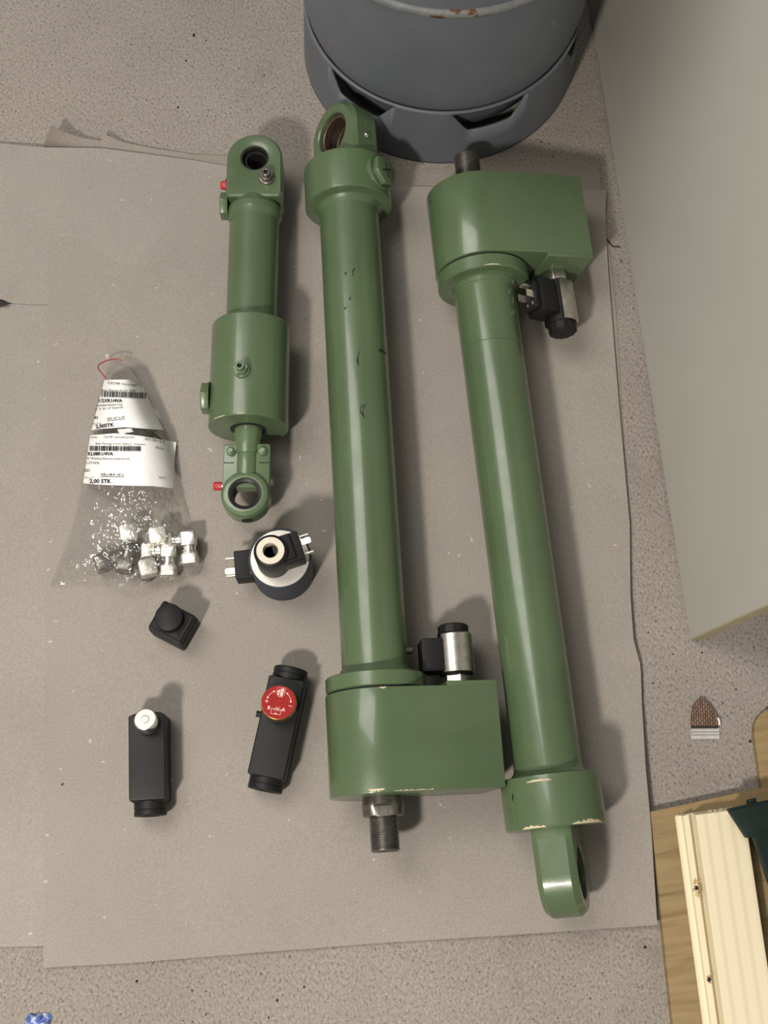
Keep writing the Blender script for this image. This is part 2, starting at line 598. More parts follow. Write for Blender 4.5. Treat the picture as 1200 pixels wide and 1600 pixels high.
# ------------------------------------------------------------------ shared hydraulic bits
def hex_prism(bm, r, h0, h1, M, axis='Y', n=6, ph=0.0):
    return prism(bm, ngon(r, n, ph), h0, h1, axis=axis, M=M)


def nipple(parent, M, mat, r=0.0085, socket=True):
    """hexagon test nipple standing along local Z of M"""
    bm = NB()
    lathe(bm, [(r, 0), (r, 0.002), (r * 0.92, 0.003)], 28, 'Z', M)
    prism(bm, ngon(r * 0.86, 6), 0.003, 0.008, 'Z', M)
    lathe(bm, [(r * 0.55, 0.008), (r * 0.55, 0.012), (r * 0.46, 0.0125), (r * 0.30, 0.0125), (r * 0.28, 0.009)], 20, 'Z', M, cap=False)
    o = obj('nipple', bm, mat, parent, bevel=0.0003, seg=1)
    bm = NB()
    lathe(bm, [(r * 0.32, 0.0086), (r * 0.32, 0.0092)], 14, 'Z', M)
    obj('bore', bm, MAT['seam'], o)
    return o


def solenoid(parent, M, conn, with_pins):
    """solenoid valve coil standing along local Y of M; conn = connector direction in degrees in XZ"""
    bm = NB(); prism(bm, ngon(0.0140, 6, R_(90 if not with_pins else 60)), 0.0, 0.011, 'Y', M)
    obj('hex_nut', bm, MAT['steel'], parent, bevel=0.0006)
    bm = NB(); lathe(bm, [(0.0135, 0.011), (0.0158, 0.0112), (0.0158, 0.0505), (0.013, 0.0512)], 40, 'Y', M)
    body = obj('coil_body', bm, MAT['black'], parent)
    bm = NB()   # steel shell round most of the coil
    sec = []
    op = 58 if with_pins else 36
    n = 44
    prof = [(0.0175, 0.0125), (0.0180, 0.0130), (0.0180, 0.0485), (0.0166, 0.0500), (0.0150, 0.0503), (0.0150, 0.0120), (0.0175, 0.0125)]
    lathe(bm, prof, n, 'Y', M, cap=False, a0=R_(conn + op), a1=R_(conn + 360 - op))
    obj('steel_shell', bm, MAT['steel'], parent, angle=40)
    bm = NB()   # black cap nut, ribbed
    prof = []
    poly = [((0.0142 + (0.0007 if i % 3 else -0.0004)) * math.cos(2 * PI * i / 36), (0.0142 + (0.0007 if i % 3 else -0.0004)) * math.sin(2 * PI * i / 36)) for i in range(36)]
    sm = [(a * 0.86, b * 0.86) for a, b in poly]
    loft(bm, [[(a, 0.0503, b) for a, b in poly], [(a, 0.0575, b) for a, b in poly], [(a, 0.0590, b) for a, b in sm]], M=M)
    obj('cap_nut', bm, MAT['black'], parent, angle=40)
    C = M @ RY(-conn)
    bm = NB(); prism(bm, rrect(0.013, 0.034, 0.0140, 0.0450, 0.002, 3), -0.0130, 0.0130, 'Z', C)
    sock = obj('connector', bm, MAT['black'], parent, bevel=0.0006)
    if with_pins:
        bm = NB(); prism(bm, rrect(0.034, 0.041, 0.018, 0.042, 0.002, 3), -0.0095, 0.0095, 'Z', C)
        obj('plug_base', bm, MAT['black'], sock, bevel=0.0006)
        for (py, pz, wy, wz) in ((0.021, 0, 0.0006, 0.0032), (0.030, 0.0065, 0.0032, 0.0006), (0.030, -0.0065, 0.0032, 0.0006)):
            bm = NB(); box(bm, 0.041, 0.050, py - wy, py + wy, pz - wz, pz + wz, C)
            obj('contact_blade', bm, MAT['tin'], sock)
        for (py, pz) in ((0.0375, 0.004), (0.0375, -0.004)):
            bm = NB(); lathe(bm, [(0.0014, 0.041), (0.0014, 0.0416)], 12, 'X', C @ T(0, py, pz))
            obj('screw', bm, MAT['tin'], sock)


def chip_ribbon(parent, r, y, a0, a1, M, wmax, seed, mat=None):
    """ragged strip of bare primer on a turned rim"""
    bm = NB()
    rnd = random.Random(seed)
    n = 22
    A, B = [], []
    for i in range(n + 1):
        a = R_(a0 + (a1 - a0) * i / n)
        wd = wmax * math.sin(PI * i / n) ** 0.6 * rnd.uniform(0.35, 1.0) + 0.0002
        A.append(bm.verts.new(M @ Vector((r * math.cos(a), y, r * math.sin(a)))))
        B.append(bm.verts.new(M @ Vector((r * math.cos(a), y - wd, r * math.sin(a)))))
    for i in range(n):
        bm.faces.new((A[i], A[i + 1], B[i + 1], B[i]))
    return obj('paint_chip', bm, mat or MAT['chip'], parent)


# ------------------------------------------------------------------ the two long cylinders
def long_cylinder(name, p_a, p_b, off, sx, roll, eye_deg, conn, label, pins, plug):
    a, b = at(*p_a, 0.054), at(*p_b, 0.054)
    d = (b - a).normalized()
    org = a - d * off
    org.z = ZP
    root = empty(name, org, math.atan2(-d.x, d.y))
    tag(root, label, 'hydraulic cylinder', 'green hydraulic cylinders')
    AX = 0.0495
    M0 = T(0, 0, AX)
    M = T(0, 0, AX) @ RY(roll)
    G = MAT['green']
    # threaded rod end
    prof = [(0.0, 0), (0.0115, 0), (0.0130, 0.0015)]
    y = 0.0015
    while y < 0.0300:
        prof += [(0.0137, y + 0.0006), (0.0137, y + 0.0010), (0.0126, y + 0.0018), (0.0126, y + 0.0021)]
        y += 0.0023
    prof += [(0.0120, 0.033), (0.0, 0.033)]
    bm = NB(); lathe(bm, prof[1:-1], 40, 'Y', M0)
    obj('threaded_rod', bm, MAT['darksteel'], root, angle=50)
    bm = NB()
    secs = []
    for r, yy, fl in ((0.0165, 0.0315, 1), (0.0190, 0.0325, 1), (0.0198, 0.0405, 1), (0.0198, 0.0425, 0), (0.0188, 0.0480, 0), (0.0180, 0.0530, 0)):
        ring = []
        for i in range(48):
            t = 2 * PI * i / 48
            x, z = r * math.cos(t), r * math.sin(t)
            if fl:
                lim = 0.0160
                z = max(-lim, min(lim, z))
            ring.append((x, yy, z))
        secs.append(ring)
    loft(bm, secs, M=M0)
    obj('rod_nut', bm, MAT['darksteel'], root, angle=35)
    # valve block: round on one side, square on the other
    R = 0.0490
    poly = [(0, R)]
    for i in range(1, 40):
        t = PI / 2 + PI * i / 40
        poly.append((R * math.cos(t), R * math.sin(t)))
    BX = 0.107 if pins else 0.1045
    poly += [(0, -R), (0.010, -R + 0.002), (0.045, -0.0225), (BX, -0.0225), (BX, R)]
    poly = [(sx * q[0], q[1]) for q in poly]
    bm = NB(); prism(bm, poly, 0.0500, 0.1445, 'Y', M)
    blk = obj('valve_block', bm, G, root, bevel=0.0008, angle=28)
    bm = NB(); prism(bm, [(sx * 0.056, -0.022), (sx * (BX - 0.0002), -0.022), (sx * (BX - 0.0002), 0.0488), (sx * 0.056, 0.0488)], 0.1440, 0.1485, 'Y', M)
    obj('valve_pad', bm, G, blk, bevel=0.0006)
    bm = NB(); prism(bm, ngon(0.0125, 6), 0.0, 0.006 if pins else 0.002, 'X', M @ T(BX if sx > 0 else -BX - 0.006, 0.095, 0.012))
    obj('side_plug', bm, G, blk, bevel=0.0006)
    # dark joint and flange
    bm = NB(); lathe(bm, [(0.0462, 0.1440), (0.0462, 0.1475)], 56, 'Y', M)
    obj('joint_gap', bm, MAT['seam'], root)
    bm = NB()
    lathe(bm, [(0.0470, 0.1465), (0.0482, 0.1475), (0.0482, 0.1600), (0.0470, 0.1612), (0.0380, 0.1614), (0.0350, 0.1630), (0.0335, 0.1680)], 64, 'Y', M)
    fl = obj('flange', bm, G, root, angle=20)
    for i in range(8):
        t = 2 * PI * (i + 0.5) / 8
        bm = NB(); lathe(bm, [(0.0022, 0.1612), (0.0022, 0.1618)], 12, 'Y', M @ T(0.0425 * math.cos(t), 0, 0.0425 * math.sin(t)))
        obj('flange_screw', bm, MAT['green_light'], fl)
    # tube
    prof = [(0.0335, 0.1660), (0.0320, 0.1700), (0.0320, 0.2340), (0.0314, 0.2345), (0.0314, 0.2350), (0.0319, 0.2355), (0.0319, 0.6700)] if pins else [(0.0335, 0.1660), (0.0320, 0.1700), (0.0320, 0.6700)]
    bm = NB(); lathe(bm, prof, 72, 'Y', M)
    obj('tube', bm, G, root, angle=14)
    # collar
    bm = NB()
    lathe(bm, [(0.0314, 0.6605), (0.0335, 0.6655), (0.0362, 0.6685), (0.0385, 0.6695), (0.0452, 0.6702), (0.0463, 0.6710), (0.0465, 0.6725), (0.0465, 0.7155), (0.0455, 0.7170)], 72, 'Y', M0)
    col = obj('collar', bm, G, root, angle=18)
    # eye
    E = M0 @ T(0, 0.7580, 0) @ RY(-eye_deg) @ RY(90)       # local Z becomes the hole axis, local Y the cylinder axis
    Ro, Ln = 0.0375, 0.048

    def outer(t):
        if math.sin(t) >= 0: return Ro
        c, s = abs(math.cos(t)), abs(math.sin(t))
        return min(Ro / c if c > 1e-6 else 9, Ln / s)
    th = 0.0182
    bm = NB()
    ring_plate(bm, outer, 0.0235, [(-th, 0.0045, 0.0015), (-th + 0.001, 0.0035, 0.0), (-th + 0.0055, 0.0, 0.0), (th - 0.0055, 0.0, 0.0), (th - 0.001, 0.0035, 0.0), (th, 0.0045, 0.0015)], 84, E)
    eye = obj('eye', bm, G, root, angle=30)
    bm = NB()
    ring_plate(bm, lambda t: 0.0236, 0.0190, [(-th + 0.004, 0, 0.0015), (-th + 0.005, 0, 0.0), (-0.006, 0, 0.0), (-0.005, 0, 0.002), (0.005, 0, 0.002), (0.006, 0, 0.0), (th - 0.005, 0, 0.0), (th - 0.004, 0, 0.0015)], 56, E)
    obj('bushing', bm, MAT['bronze'] if plug else MAT['blackring'], eye, angle=30)
    if plug:
        # hexagon screw plug with a cross mark, on the shoulder of the collar
        Pm = M0 @ T(0, 0.6950, 0) @ RY(52) @ T(0, 0, 0.0445)
        bm = NB(); lathe(bm, [(0.0195, -0.004), (0.0195, 0.0020), (0.0185, 0.0028)], 40, 'Z', Pm)
        pl = obj('screw_plug', bm, G, col)
        bm = NB(); prism(bm, ngon(0.0172, 6, R_(20)), 0.0026, 0.0095, 'Z', Pm)
        obj('hexagon_head', bm, G, pl, bevel=0.0008)
        for ang in (25, 105):
            bm = NB(); box(bm, -0.0085, 0.0085, -0.0007, 0.0007, 0.0094, 0.0099, Pm @ RZ(ang))
            obj('cross_mark', bm, MAT['seam'], pl)
        bm = NB(); lathe(bm, [(0.0036, -0.003), (0.0036, 0.004), (0.0028, 0.0046)], 16, 'X', M @ T(0.0310, 0.185, 0.010))
        obj('vent_pin', bm, MAT['darksteel'], root)
        for (ang, yy, dy) in ((-52, 0.0, 0.002), (-38, 0.004, 0.0014)):
            pass
        bm = NB(); lathe(bm, [(0.0034, 0), (0.0034, 0.0018), (0.002, 0.0032)], 14, 'Z', M0 @ T(0, 0.742, 0) @ RY(40) @ T(0, 0, 0.0362))
        obj('grease_nipple', bm, MAT['bright'], eye)
        # black scuffs
        for (t, yy, wdt, ln) in ((100, 0.470, 0.0011, 0.018), (100, 0.418, 0.0008, 0.012), (96, 0.414, 0.0010, 0.016), (100, 0.572, 0.0010, 0.010), (108, 0.545, 0.0010, 0.005), (114, 0.574, 0.0014, 0.004), (118, 0.535, 0.0010, 0.004)):
            bm = NB()
            rr = 0.03212
            n = 6
            L_, R2 = [], []
            for i in range(n + 1):
                q = i / n
                wv = wdt * (math.sin(PI * q) ** 0.5 * (0.6 + 0.4 * math.sin(9 * q + yy * 90)) + 0.1)
                for S_, lst in ((-1, L_), (1, R2)):
                    a_ = R_(t + 3 * math.sin(4 * q)) + S_ * wv / rr
                    lst.append(bm.verts.new(M @ Vector((rr * math.cos(a_), yy + ln * q, rr * math.sin(a_)))))
            for i in range(n): bm.faces.new((L_[i], L_[i + 1], R2[i + 1], R2[i]))
            obj('scuff', bm, MAT['seam'], root)
        bm = NB()
        rnd = random.Random(4)
        for i in range(14):
            t = R_(58 - i * 1.7); rr = 0.0321
            yy = 0.492 + rnd.uniform(-0.0012, 0.0012); hh = rnd.uniform(0.0008, 0.0022) * (1.2 if i < 6 else 0.7)
            vs_ = [bm.verts.new(M @ Vector((rr * math.cos(t + s * 0.014), yy + h_ * hh, rr * math.sin(t + s * 0.014)))) for s, h_ in ((-1, -1), (1, -0.7), (1, 1), (-1, 0.8))]
            bm.faces.new(vs_)
        obj('scuff', bm, MAT['seam'], root)
        # bare edge of the block beside the rod
        bm = NB()
        rnd = random.Random(9)
        pa, pb = [], []
        for i in range(20):
            x = 0.000 + 0.036 * i / 19
            pa.append(bm.verts.new(M @ Vector((x, 0.0506, R + 0.0002))))
            pb.append(bm.verts.new(M @ Vector((x, 0.0506 + rnd.uniform(0.0002, 0.0012), R + 0.0002))))
        for i in range(19): bm.faces.new((pa[i], pa[i + 1], pb[i + 1], pb[i]))
        obj('paint_chip', bm, MAT['chip'], blk)
        chip_ribbon(blk, R + 0.0001, 0.0535, 100, 118, M, 0.003, 11)
        chip_ribbon(blk, R + 0.0001, 0.1442, 92, 100, M, 0.002, 12)
    else:
        chip_ribbon(col, 0.0467, 0.7160, 108, 152, M0 @ RY(180) @ Matrix.Scale(1, 4) if False else M0, 0.0, 1) if False else None
        chip_ribbon(col, 0.04665, 0.7165, 100, 145, M0, 0.0042, 3)
        chip_ribbon(col, 0.04665, 0.7165, 42, 72, M0, 0.0030, 5)
        chip_ribbon(col, 0.04665, 0.6765, 55, 84, M0, 0.0025, 8)
        chip_ribbon(fl, 0.0483, 0.1605, 72, 92, M, 0.0016, 6)
        bm = NB(); lathe(bm, [(0.0141, 0.0440), (0.0150, 0.0455)], 30, 'Y', M0)
        obj('bright_ring', bm, MAT['bright'], root)
    solenoid(root, M @ T(sx * 0.077, 0.1480, 0.012) @ Matrix.Scale(1.2 if pins else 1.03, 4, (0, 1, 0)), conn, pins)
    return root


long_cylinder('hydraulic_cylinder', (583.5, 1000), (549, 400), 0.1975, 1, 13.0, -40, 186,
              'long green hydraulic cylinder in the middle, its eye against the grey gas cylinder', False, True)
long_cylinder('hydraulic_cylinder', (760, 480), (850, 1150), 0.184, -1, -14.0, -17, 20,
              'long green hydraulic cylinder nearest the white panel, eye towards the viewer', True, False)


# ------------------------------------------------------------------ the short cylinder
def short_cylinder():
    base = at(386, 815, 0.045)
    root = empty('hydraulic_cylinder', (-0.1385, 0.3530, ZP), R_(0.3))
    tag(root, 'short green hydraulic cylinder with a wide barrel, left of the two long ones', 'hydraulic cylinder', 'green hydraulic cylinders')
    AX = 0.0412
    M = T(0, 0, AX)
    G, GL = MAT['green'], MAT['green_light']
    # barrel and tube
    bm = NB(); lathe(bm, [(0.0385, 0.0985), (0.0402, 0.0988), (0.0410, 0.0998), (0.0410, 0.2105), (0.0398, 0.2125), (0.030, 0.2128)], 72, 'Y', M)
    bar = obj('barrel', bm, G, root, angle=20)
    bm = NB(); lathe(bm, [(0.0272, 0.210), (0.0268, 0.214), (0.0268, 0.3365), (0.0280, 0.3390), (0.0297, 0.3440), (0.0297, 0.3500), (0.0200, 0.3700)], 60, 'Y', M)
    obj('tube', bm, G, root, angle=12)
    # head with the eye (flat plate)
    Ro, Ln = 0.0298, 0.047
    def outer(t):
        if math.sin(t) >= 0: return Ro
        c, s = abs(math.cos(t)), abs(math.sin(t))
        return min(Ro / c if c > 1e-6 else 9, Ln / s)
    th = 0.0245
    E = M @ T(0.0008, 0.4030, 0)
    bm = NB(); ring_plate(bm, outer, 0.0152, [(-th, 0.002, 0.0012), (-th + 0.002, 0, 0), (th - 0.002, 0, 0), (th - 0.0006, 0.0012, 0.0), (th, 0.002, 0.0012)], 84, E)
    eye = obj('eye', bm, G, root, angle=30)
    bm = NB(); ring_plate(bm, lambda t: 0.0153, 0.0125, [(-th + 0.002, 0, 0.001), (-th + 0.004, 0, 0), (th - 0.004, 0, 0), (th - 0.0018, 0, 0.001)], 48, E)
    obj('bushing', bm, MAT['blackring'], eye, angle=30)
    bm = NB(); ring_plate(bm, lambda t: 0.0124, 0.0102, [(-0.012, 0, 0.0006), (-0.011, 0, 0), (0.016, 0, 0), (0.017, 0, 0.0006)], 40, E @ RY(5))
    obj('ball_ring', bm, MAT['blackring'], eye, angle=30)
    # nipples
    nipple(root, M @ T(0.0145, 0.3780, th - 0.0005), MAT['darksteel'], 0.0088)
    nipple(root, M @ RY(-5) @ T(0, 0.1465, 0.0405), GL, 0.0088)

    def side_plug(yv, z, x0, r, nm='side_plug'):
        bm = NB()
        lathe(bm, [(r * 1.05, 0), (r * 1.05, 0.0016)], 32, 'X', M @ T(x0, yv, z) @ RZ(180))
        prism(bm, ngon(r, 6, R_(30)), 0.0016, 0.0088, 'X', M @ T(x0, yv, z) @ RZ(180))
        obj(nm, bm, GL, root, bevel=0.0008)
    side_plug(0.3560, 0.004, -0.0278, 0.0150)
    side_plug(0.1310, 0.004, -0.0395, 0.0165)

    def red_cap(yv, z, x0, flange):
        bm = NB(); Q = M @ T(x0, yv, z) @ RZ(180)
        lathe(bm, [(0.0030, 0.0), (0.0030, 0.003)], 14, 'X', Q)
        g = obj('grease_nipple', bm, MAT['bright'], root)
        bm = NB()
        if flange:
            lathe(bm, [(0.0072, 0.0022), (0.0074, 0.0034), (0.0050, 0.0038), (0.0046, 0.0080), (0.0038, 0.0090)], 20, 'X', Q)
        else:
            lathe(bm, [(0.0046, 0.0022), (0.0044, 0.0095), (0.0036, 0.0105)], 20, 'X', Q)
        obj('red_cap', bm, MAT['red'], g, angle=40)
    red_cap(0.3830, 0.002, -0.0290, True)
    red_cap(0.0385, -0.004, -0.0235, False)
    # rod with its recess
    bm = NB(); ring_plate(bm, lambda t: 0.0185, 0.0142, [(0, 0, 0), (0.0012, 0, 0)], 40, M @ T(0, 0.0979, 0) @ RX(-90))
    obj('rod_wiper', bm, MAT['seam'], root)
    bm = NB(); lathe(bm, [(0.0128, 0.070), (0.0128, 0.088), (0.0142, 0.090), (0.0142, 0.106)], 36, 'Y', M)
    obj('rod', bm, GL, root, angle=36)
    # rod eye: clamp plates, sleeve and ring
    RA = M @ T(0.0, 0, 0)
    bm = NB(); prism(bm, rrect(-0.0235, 0.0235, 0.0335, 0.0800, 0.0025, 3), -0.0095, 0.0070, 'Z', RA)
    cl = obj('rod_eye_clamp', bm, GL, root, bevel=0.0010)
    bm = NB(); lathe(bm, [(0.0115, 0.0420), (0.0120, 0.0440), (0.0120, 0.0820), (0.0112, 0.0835)], 36, 'Y', RA)
    obj('sleeve', bm, GL, cl, angle=40)
    for s in (-1, 1):
        bm = NB(); box(bm, s * 0.0180 - 0.0052, s * 0.0180 + 0.0052, 0.0592, 0.0600, 0.0066, 0.0074, RA)
        obj('clamp_slit', bm, MAT['seam'], cl)
        bm = NB()
        lathe(bm, [(0.0046, 0.0068), (0.0046, 0.0100), (0.0038, 0.0108)], 20, 'Z', RA @ T(s * 0.0162, 0.0715, 0))
        prism(bm, ngon(0.0030, 6, 0.3), 0.0106, 0.0124, 'Z', RA @ T(s * 0.0162, 0.0715, 0))
        obj('clamp_screw', bm, GL, cl, bevel=0.0003, seg=1)
    bm = NB(); ring_plate(bm, lambda t: 0.0245, 0.0165, [(-0.0125, 0.0035, 0.001), (-0.0095, 0, 0), (0.0085, 0, 0), (0.0115, 0.002, 0), (0.0125, 0.0045, 0.0006)], 64, RA @ T(0, 0.0255, 0))
    ring = obj('rod_eye_ring', bm, GL, root, angle=30)
    bm = NB(); ring_plate(bm, lambda t: 0.0166, 0.0128, [(-0.012, 0, 0.001), (-0.011, 0, 0), (0.0105, 0, 0), (0.0112, 0, 0.0018), (0.0118, 0, 0.0030)], 48, RA @ T(0, 0.0255, 0))
    obj('bushing', bm, MAT['blackring'], ring, angle=30)
    bm = NB(); lathe(bm, [(0.0058, -0.0004), (0.0052, 0.0006)], 20, 'Y', RA @ T(0.0015, 0.0013, -0.001) @ RZ(4))
    obj('end_scuff', bm, MAT['seam'], ring)
    # paint chips at the barrel edge
    chip_ribbon(bar, 0.0411, 0.1000, 118, 140, M, 0.0014, 21)
    chip_ribbon(bar, 0.0411, 0.1000, 88, 100, M, 0.0008, 22)


short_cylinder()


# ------------------------------------------------------------------ grey gas cylinder
def gas_cylinder():
    root = empty('gas_cylinder', (0.0660, 0.9550, 0.0))
    tag(root, 'dull grey steel gas cylinder with a slotted foot ring standing behind the paper', 'gas cylinder')
    # foot ring with four slots
    bm = NB()
    N = 288
    wins = [-37.5, 19, 77, -95, 137, 199]
    half_t, half_b, zt, zl = 16.5, 9.5, 0.0840, 0.0545
    rows = []
    for i in range(N):
        a = 360.0 * i / N
        zlo = zt
        for wd in wins:
            dlt = abs((a - wd + 180) % 360 - 180)
            if dlt < half_t:
                zlo = min(zlo, zl if dlt < half_b else zl + (zt - zl) * (dlt - half_b) / (half_t - half_b))
        col_ = []
        for z in (0.0, 0.004, zlo * 0.6, zlo, zt, 0.0885):
            r = 0.1605 - 0.0045 * min(1, z / 0.085)
            t = R_(a - 90)
            col_.append(bm.verts.new((r * math.cos(t), r * math.sin(t), z)))
        rows.append((col_, zlo))
    for i in range(N):
        A, za = rows[i]; B, zb = rows[(i + 1) % N]
        for k in range(5):
            if k == 3:
                continue
            bm.faces.new((A[k], B[k], B[k + 1], A[k + 1]))
        if za >= zt - 1e-9 and zb >= zt - 1e-9:
            pass
    bmesh.ops.remove_doubles(bm, verts=bm.verts, dist=1e-5)
    o = obj('foot_ring', bm, MAT['tank'], root, angle=50)
    sol = o.modifiers.new('thickness', 'SOLIDIFY'); sol.thickness = 0.003; sol.offset = -1
    prof = [(0.02, 0.014), (0.12, 0.018), (0.134, 0.034), (0.1420, 0.058), (0.1500, 0.083), (0.1535, 0.094), (0.1560, 0.112), (0.1565, 0.140), (0.1565, 0.420), (0.152, 0.455), (0.135, 0.490), (0.09, 0.520), (0.03, 0.530)]
    bm = NB(); lathe(bm, prof, 120, 'Z')
    obj('tank_body', bm, MAT['tank'], root, angle=60)
    bm = NB(); lathe(bm, [(0.1560, 0.2385), (0.1590, 0.2400), (0.1602, 0.2425), (0.1602, 0.2470), (0.1585, 0.2495), (0.1560, 0.2500)], 120, 'Z', cap=False)
    obj('weld_ring', bm, MAT['weld'], root, angle=60)


gas_cylinder()


# ------------------------------------------------------------------ leaning white panel
def white_panel():
    p0 = at(1077, 1001, 0.0)
    p1 = at(918, 0, 0.0)
    d = (p1 - p0).normalized()
    L = 1.25
    nrm = Vector((d.y, -d.x, 0))      # away from the paper, to the right
    lean = R_(PANEL_LEAN)
    up = Vector((0, 0, math.cos(lean))) + nrm * math.sin(lean)
    th = nrm * math.cos(lean) - Vector((0, 0, math.sin(lean)))
    root = empty('white_panel', p0 + Vector((0, 0, 0.0)))
    tag(root, 'off-white laminated panel leaning on its edge along the right side', 'panel')
    HT = 0.80
    def slab(bm, a0, a1, b0, b1, c0, c1):
        pts = [d * a + up * b + th * c for a in (a0, a1) for b in (b0, b1) for c in (c0, c1)]
        vs_ = [bm.verts.new(p) for p in pts]
        for f in ((0, 1, 3, 2), (4, 6, 7, 5), (0, 4, 5, 1), (2, 3, 7, 6), (0, 2, 6, 4), (1, 5, 7, 3)):
            bm.faces.new([vs_[i] for i in f])
    dz = 0.018 * math.sin(lean)
    bm = NB(); slab(bm, 0.0012, L, 0.0, HT, 0.0, 0.016)
    b = obj('panel_face', bm, MAT['panel'], root, bevel=0.0008)
    b.location.z = dz
    bm = NB(); slab(bm, 0.0, 0.0012, 0.0, HT, 0.0003, 0.016)
    e = obj('edge_band', bm, MAT['panel_edge'], root)
    e.location.z = dz


PANEL_LEAN = 14.0
white_panel()


# ------------------------------------------------------------------ solenoid coils
def blade(parent, M, kind):
    bm = NB()
    if kind == 'flat':
        prism(bm, [(0, -0.0030), (0.0085, -0.0030), (0.0100, -0.0018), (0.0100, 0.0018), (0.0085, 0.0030), (0, 0.0030)], -0.0004, 0.0004, 'Z', M)
        lathe(bm, [(0.0008, 0.00038), (0.0008, 0.00055)], 10, 'Z', M @ T(0.0070, 0, 0))
    else:
        prism(bm, [(0, -0.0004), (0.0085, -0.0004), (0.0095, 0), (0.0085, 0.0004), (0, 0.0004)], -0.003, 0.003, 'Z', M)
    obj('contact_blade', bm, MAT['tin'], parent)


def big_coil():
    c = at(437, 872, 0.056)
    root = empty('solenoid_coil', (c.x, c.y, ZP), R_(0))
    tag(root, 'thick dark blue solenoid coil lying flat, the smaller coil on its pale end face', 'solenoid coil', 'solenoid coils')
    H = 0.0510
    bm = NB(); lathe(bm, [(0.0295, 0), (0.0312, 0.0015), (0.0312, H - 0.0008), (0.0304, H), (0.0290, H), (0.0290, H - 0.001)], 64, 'Z')
    obj('coil_shell', bm, MAT['navy'], root, angle=40)
    bm = NB(); lathe(bm, [(0.0288, H - 0.004), (0.0288, H - 0.0004)], 56, 'Z')
    obj('end_face', bm, MAT['matsteel'], root)
    bm = NB(); lathe(bm, [(0.0090, H - 0.0004), (0.0090, H - 0.0001)], 32, 'Z')
    obj('bore', bm, MAT['seam'], root)
    Q = RZ(186)
    bm = NB(); prism(bm, rrect(0.027, 0.0455, -0.0140, 0.0140, 0.0015, 3), 0.0200, 0.0450, 'Z', Q)
    con = obj('connector', bm, MAT['black'], root, bevel=0.0008)
    blade(con, Q @ T(0.0455, -0.0085, 0.036) , 'edge')
    blade(con, Q @ T(0.0455, 0.0095, 0.036), 'edge')
    blade(con, Q @ T(0.0455, 0.0050, 0.040), 'flat')
    bm = NB(); box(bm, 0.0290, 0.0318, -0.0016, 0.0016, 0.004, 0.046, RZ(205))
    obj('red_seam', bm, MAT['thread'], root)
    return H + ZP


def small_coil(z0):
    H = 0.0430
    c = at(422.5, 860, z0 + H)
    root = empty('solenoid_coil', (c.x, c.y, z0), 0.0)
    tag(root, 'small black solenoid coil with a pale ring, on top of the dark blue coil', 'solenoid coil', 'solenoid coils')
    bm = NB()
    ring_plate(bm, lambda t: 0.0163, 0.0078, [(0, 0.0005, 0), (0.001, 0, 0), (H - 0.003, 0, 0), (H - 0.001, 0.0018, 0), (H - 0.0006, 0.0030, 0)], 64)
    obj('coil_body', bm, MAT['black'], root, angle=40)
    bm = NB(); ring_plate(bm, lambda t: 0.0134, 0.0070, [(H - 0.010, 0, 0), (H, 0, 0.0002), (H + 0.0004, 0.0004, 0.0006)], 56)
    obj('end_ring', bm, MAT['ivory'], root, angle=40)
    bm = NB(); lathe(bm, [(0.0078, 0.001), (0.0078, 0.004)], 32, 'Z')
    obj('bore', bm, MAT['seam'], root)
    Q = RZ(19)
    bm = NB(); prism(bm, rrect(0.002, 0.0295, -0.0138, 0.0138, 0.0012, 3), 0.0050, 0.0330, 'Z', Q)
    con = obj('connector', bm, MAT['black'], root, bevel=0.0010)
    bm = NB(); prism(bm, rrect(0.002, 0.0215, -0.0118, 0.0128, 0.0012, 3), 0.0330, 0.0370, 'Z', Q)
    obj('connector_step', bm, MAT['black'], con, bevel=0.0010)
    bm = NB(); prism(bm, rrect(0.0290, 0.0305, -0.0110, 0.0110, 0.001, 3), 0.0080, 0.0300, 'Z', Q)
    obj('contact_plate', bm, MAT['matsteel'], con)
    blade(con, Q @ T(0.0300, 0.0085, 0.025), 'edge')
    blade(con, Q @ T(0.0300, -0.0085, 0.022), 'edge')
    blade(con, Q @ T(0.0300, 0.0022, 0.0285), 'flat')


zc = big_coil()
small_coil(zc)


# ------------------------------------------------------------------ black plug connector
def plug_connector():
    c = at(268, 972, 0.036)
    root = empty('plug_connector', (c.x, c.y, ZP), R_(-27))
    tag(root, 'small square black plastic plug with a round boss, below the bag of fittings', 'plug connector')
    a, b = 0.0190, 0.0168
    def sq(k, z, r=0.003):
        return [(x, y, z) for x, y in rrect(-a + k, a - k, -b + k, b - k, r, 4)]
    bm = NB()
    loft(bm, [sq(0.002, 0), sq(0.0, 0.002), sq(0.0, 0.0215), sq(0.0012, 0.0222), sq(0.0012, 0.0242), sq(0.0002, 0.0250), sq(0.0008, 0.0310), sq(0.0035, 0.0325)])
    body = obj('housing', bm, MAT['black'], root, angle=30)
    bm = NB()
    lathe(bm, [(0.0142, 0.032), (0.0136, 0.0400), (0.0118, 0.0412)], 48, 'Z', T(-0.003, 0.0022, 0))
    obj('boss', bm, MAT['black'], root, angle=40)
    bm = NB(); prism(bm, rrect(-0.0165, 0.0165, -0.0152, -0.0135, 0.0006, 2), 0.032, 0.0338, 'Z')
    obj('rim', bm, MAT['black'], body)
    bm = NB(); prism(bm, rrect(0.0150, 0.0168, -0.0140, 0.0140, 0.0006, 2), 0.032, 0.0338, 'Z')
    obj('rim', bm, MAT['black'], body)
    for yv in (-0.006, 0.005):
        bm = NB(); box(bm, 0.0186, 0.0193, yv - 0.0042, yv + 0.0042, 0.010, 0.0112)
        obj('slot', bm, MAT['seam'], body)


plug_connector()


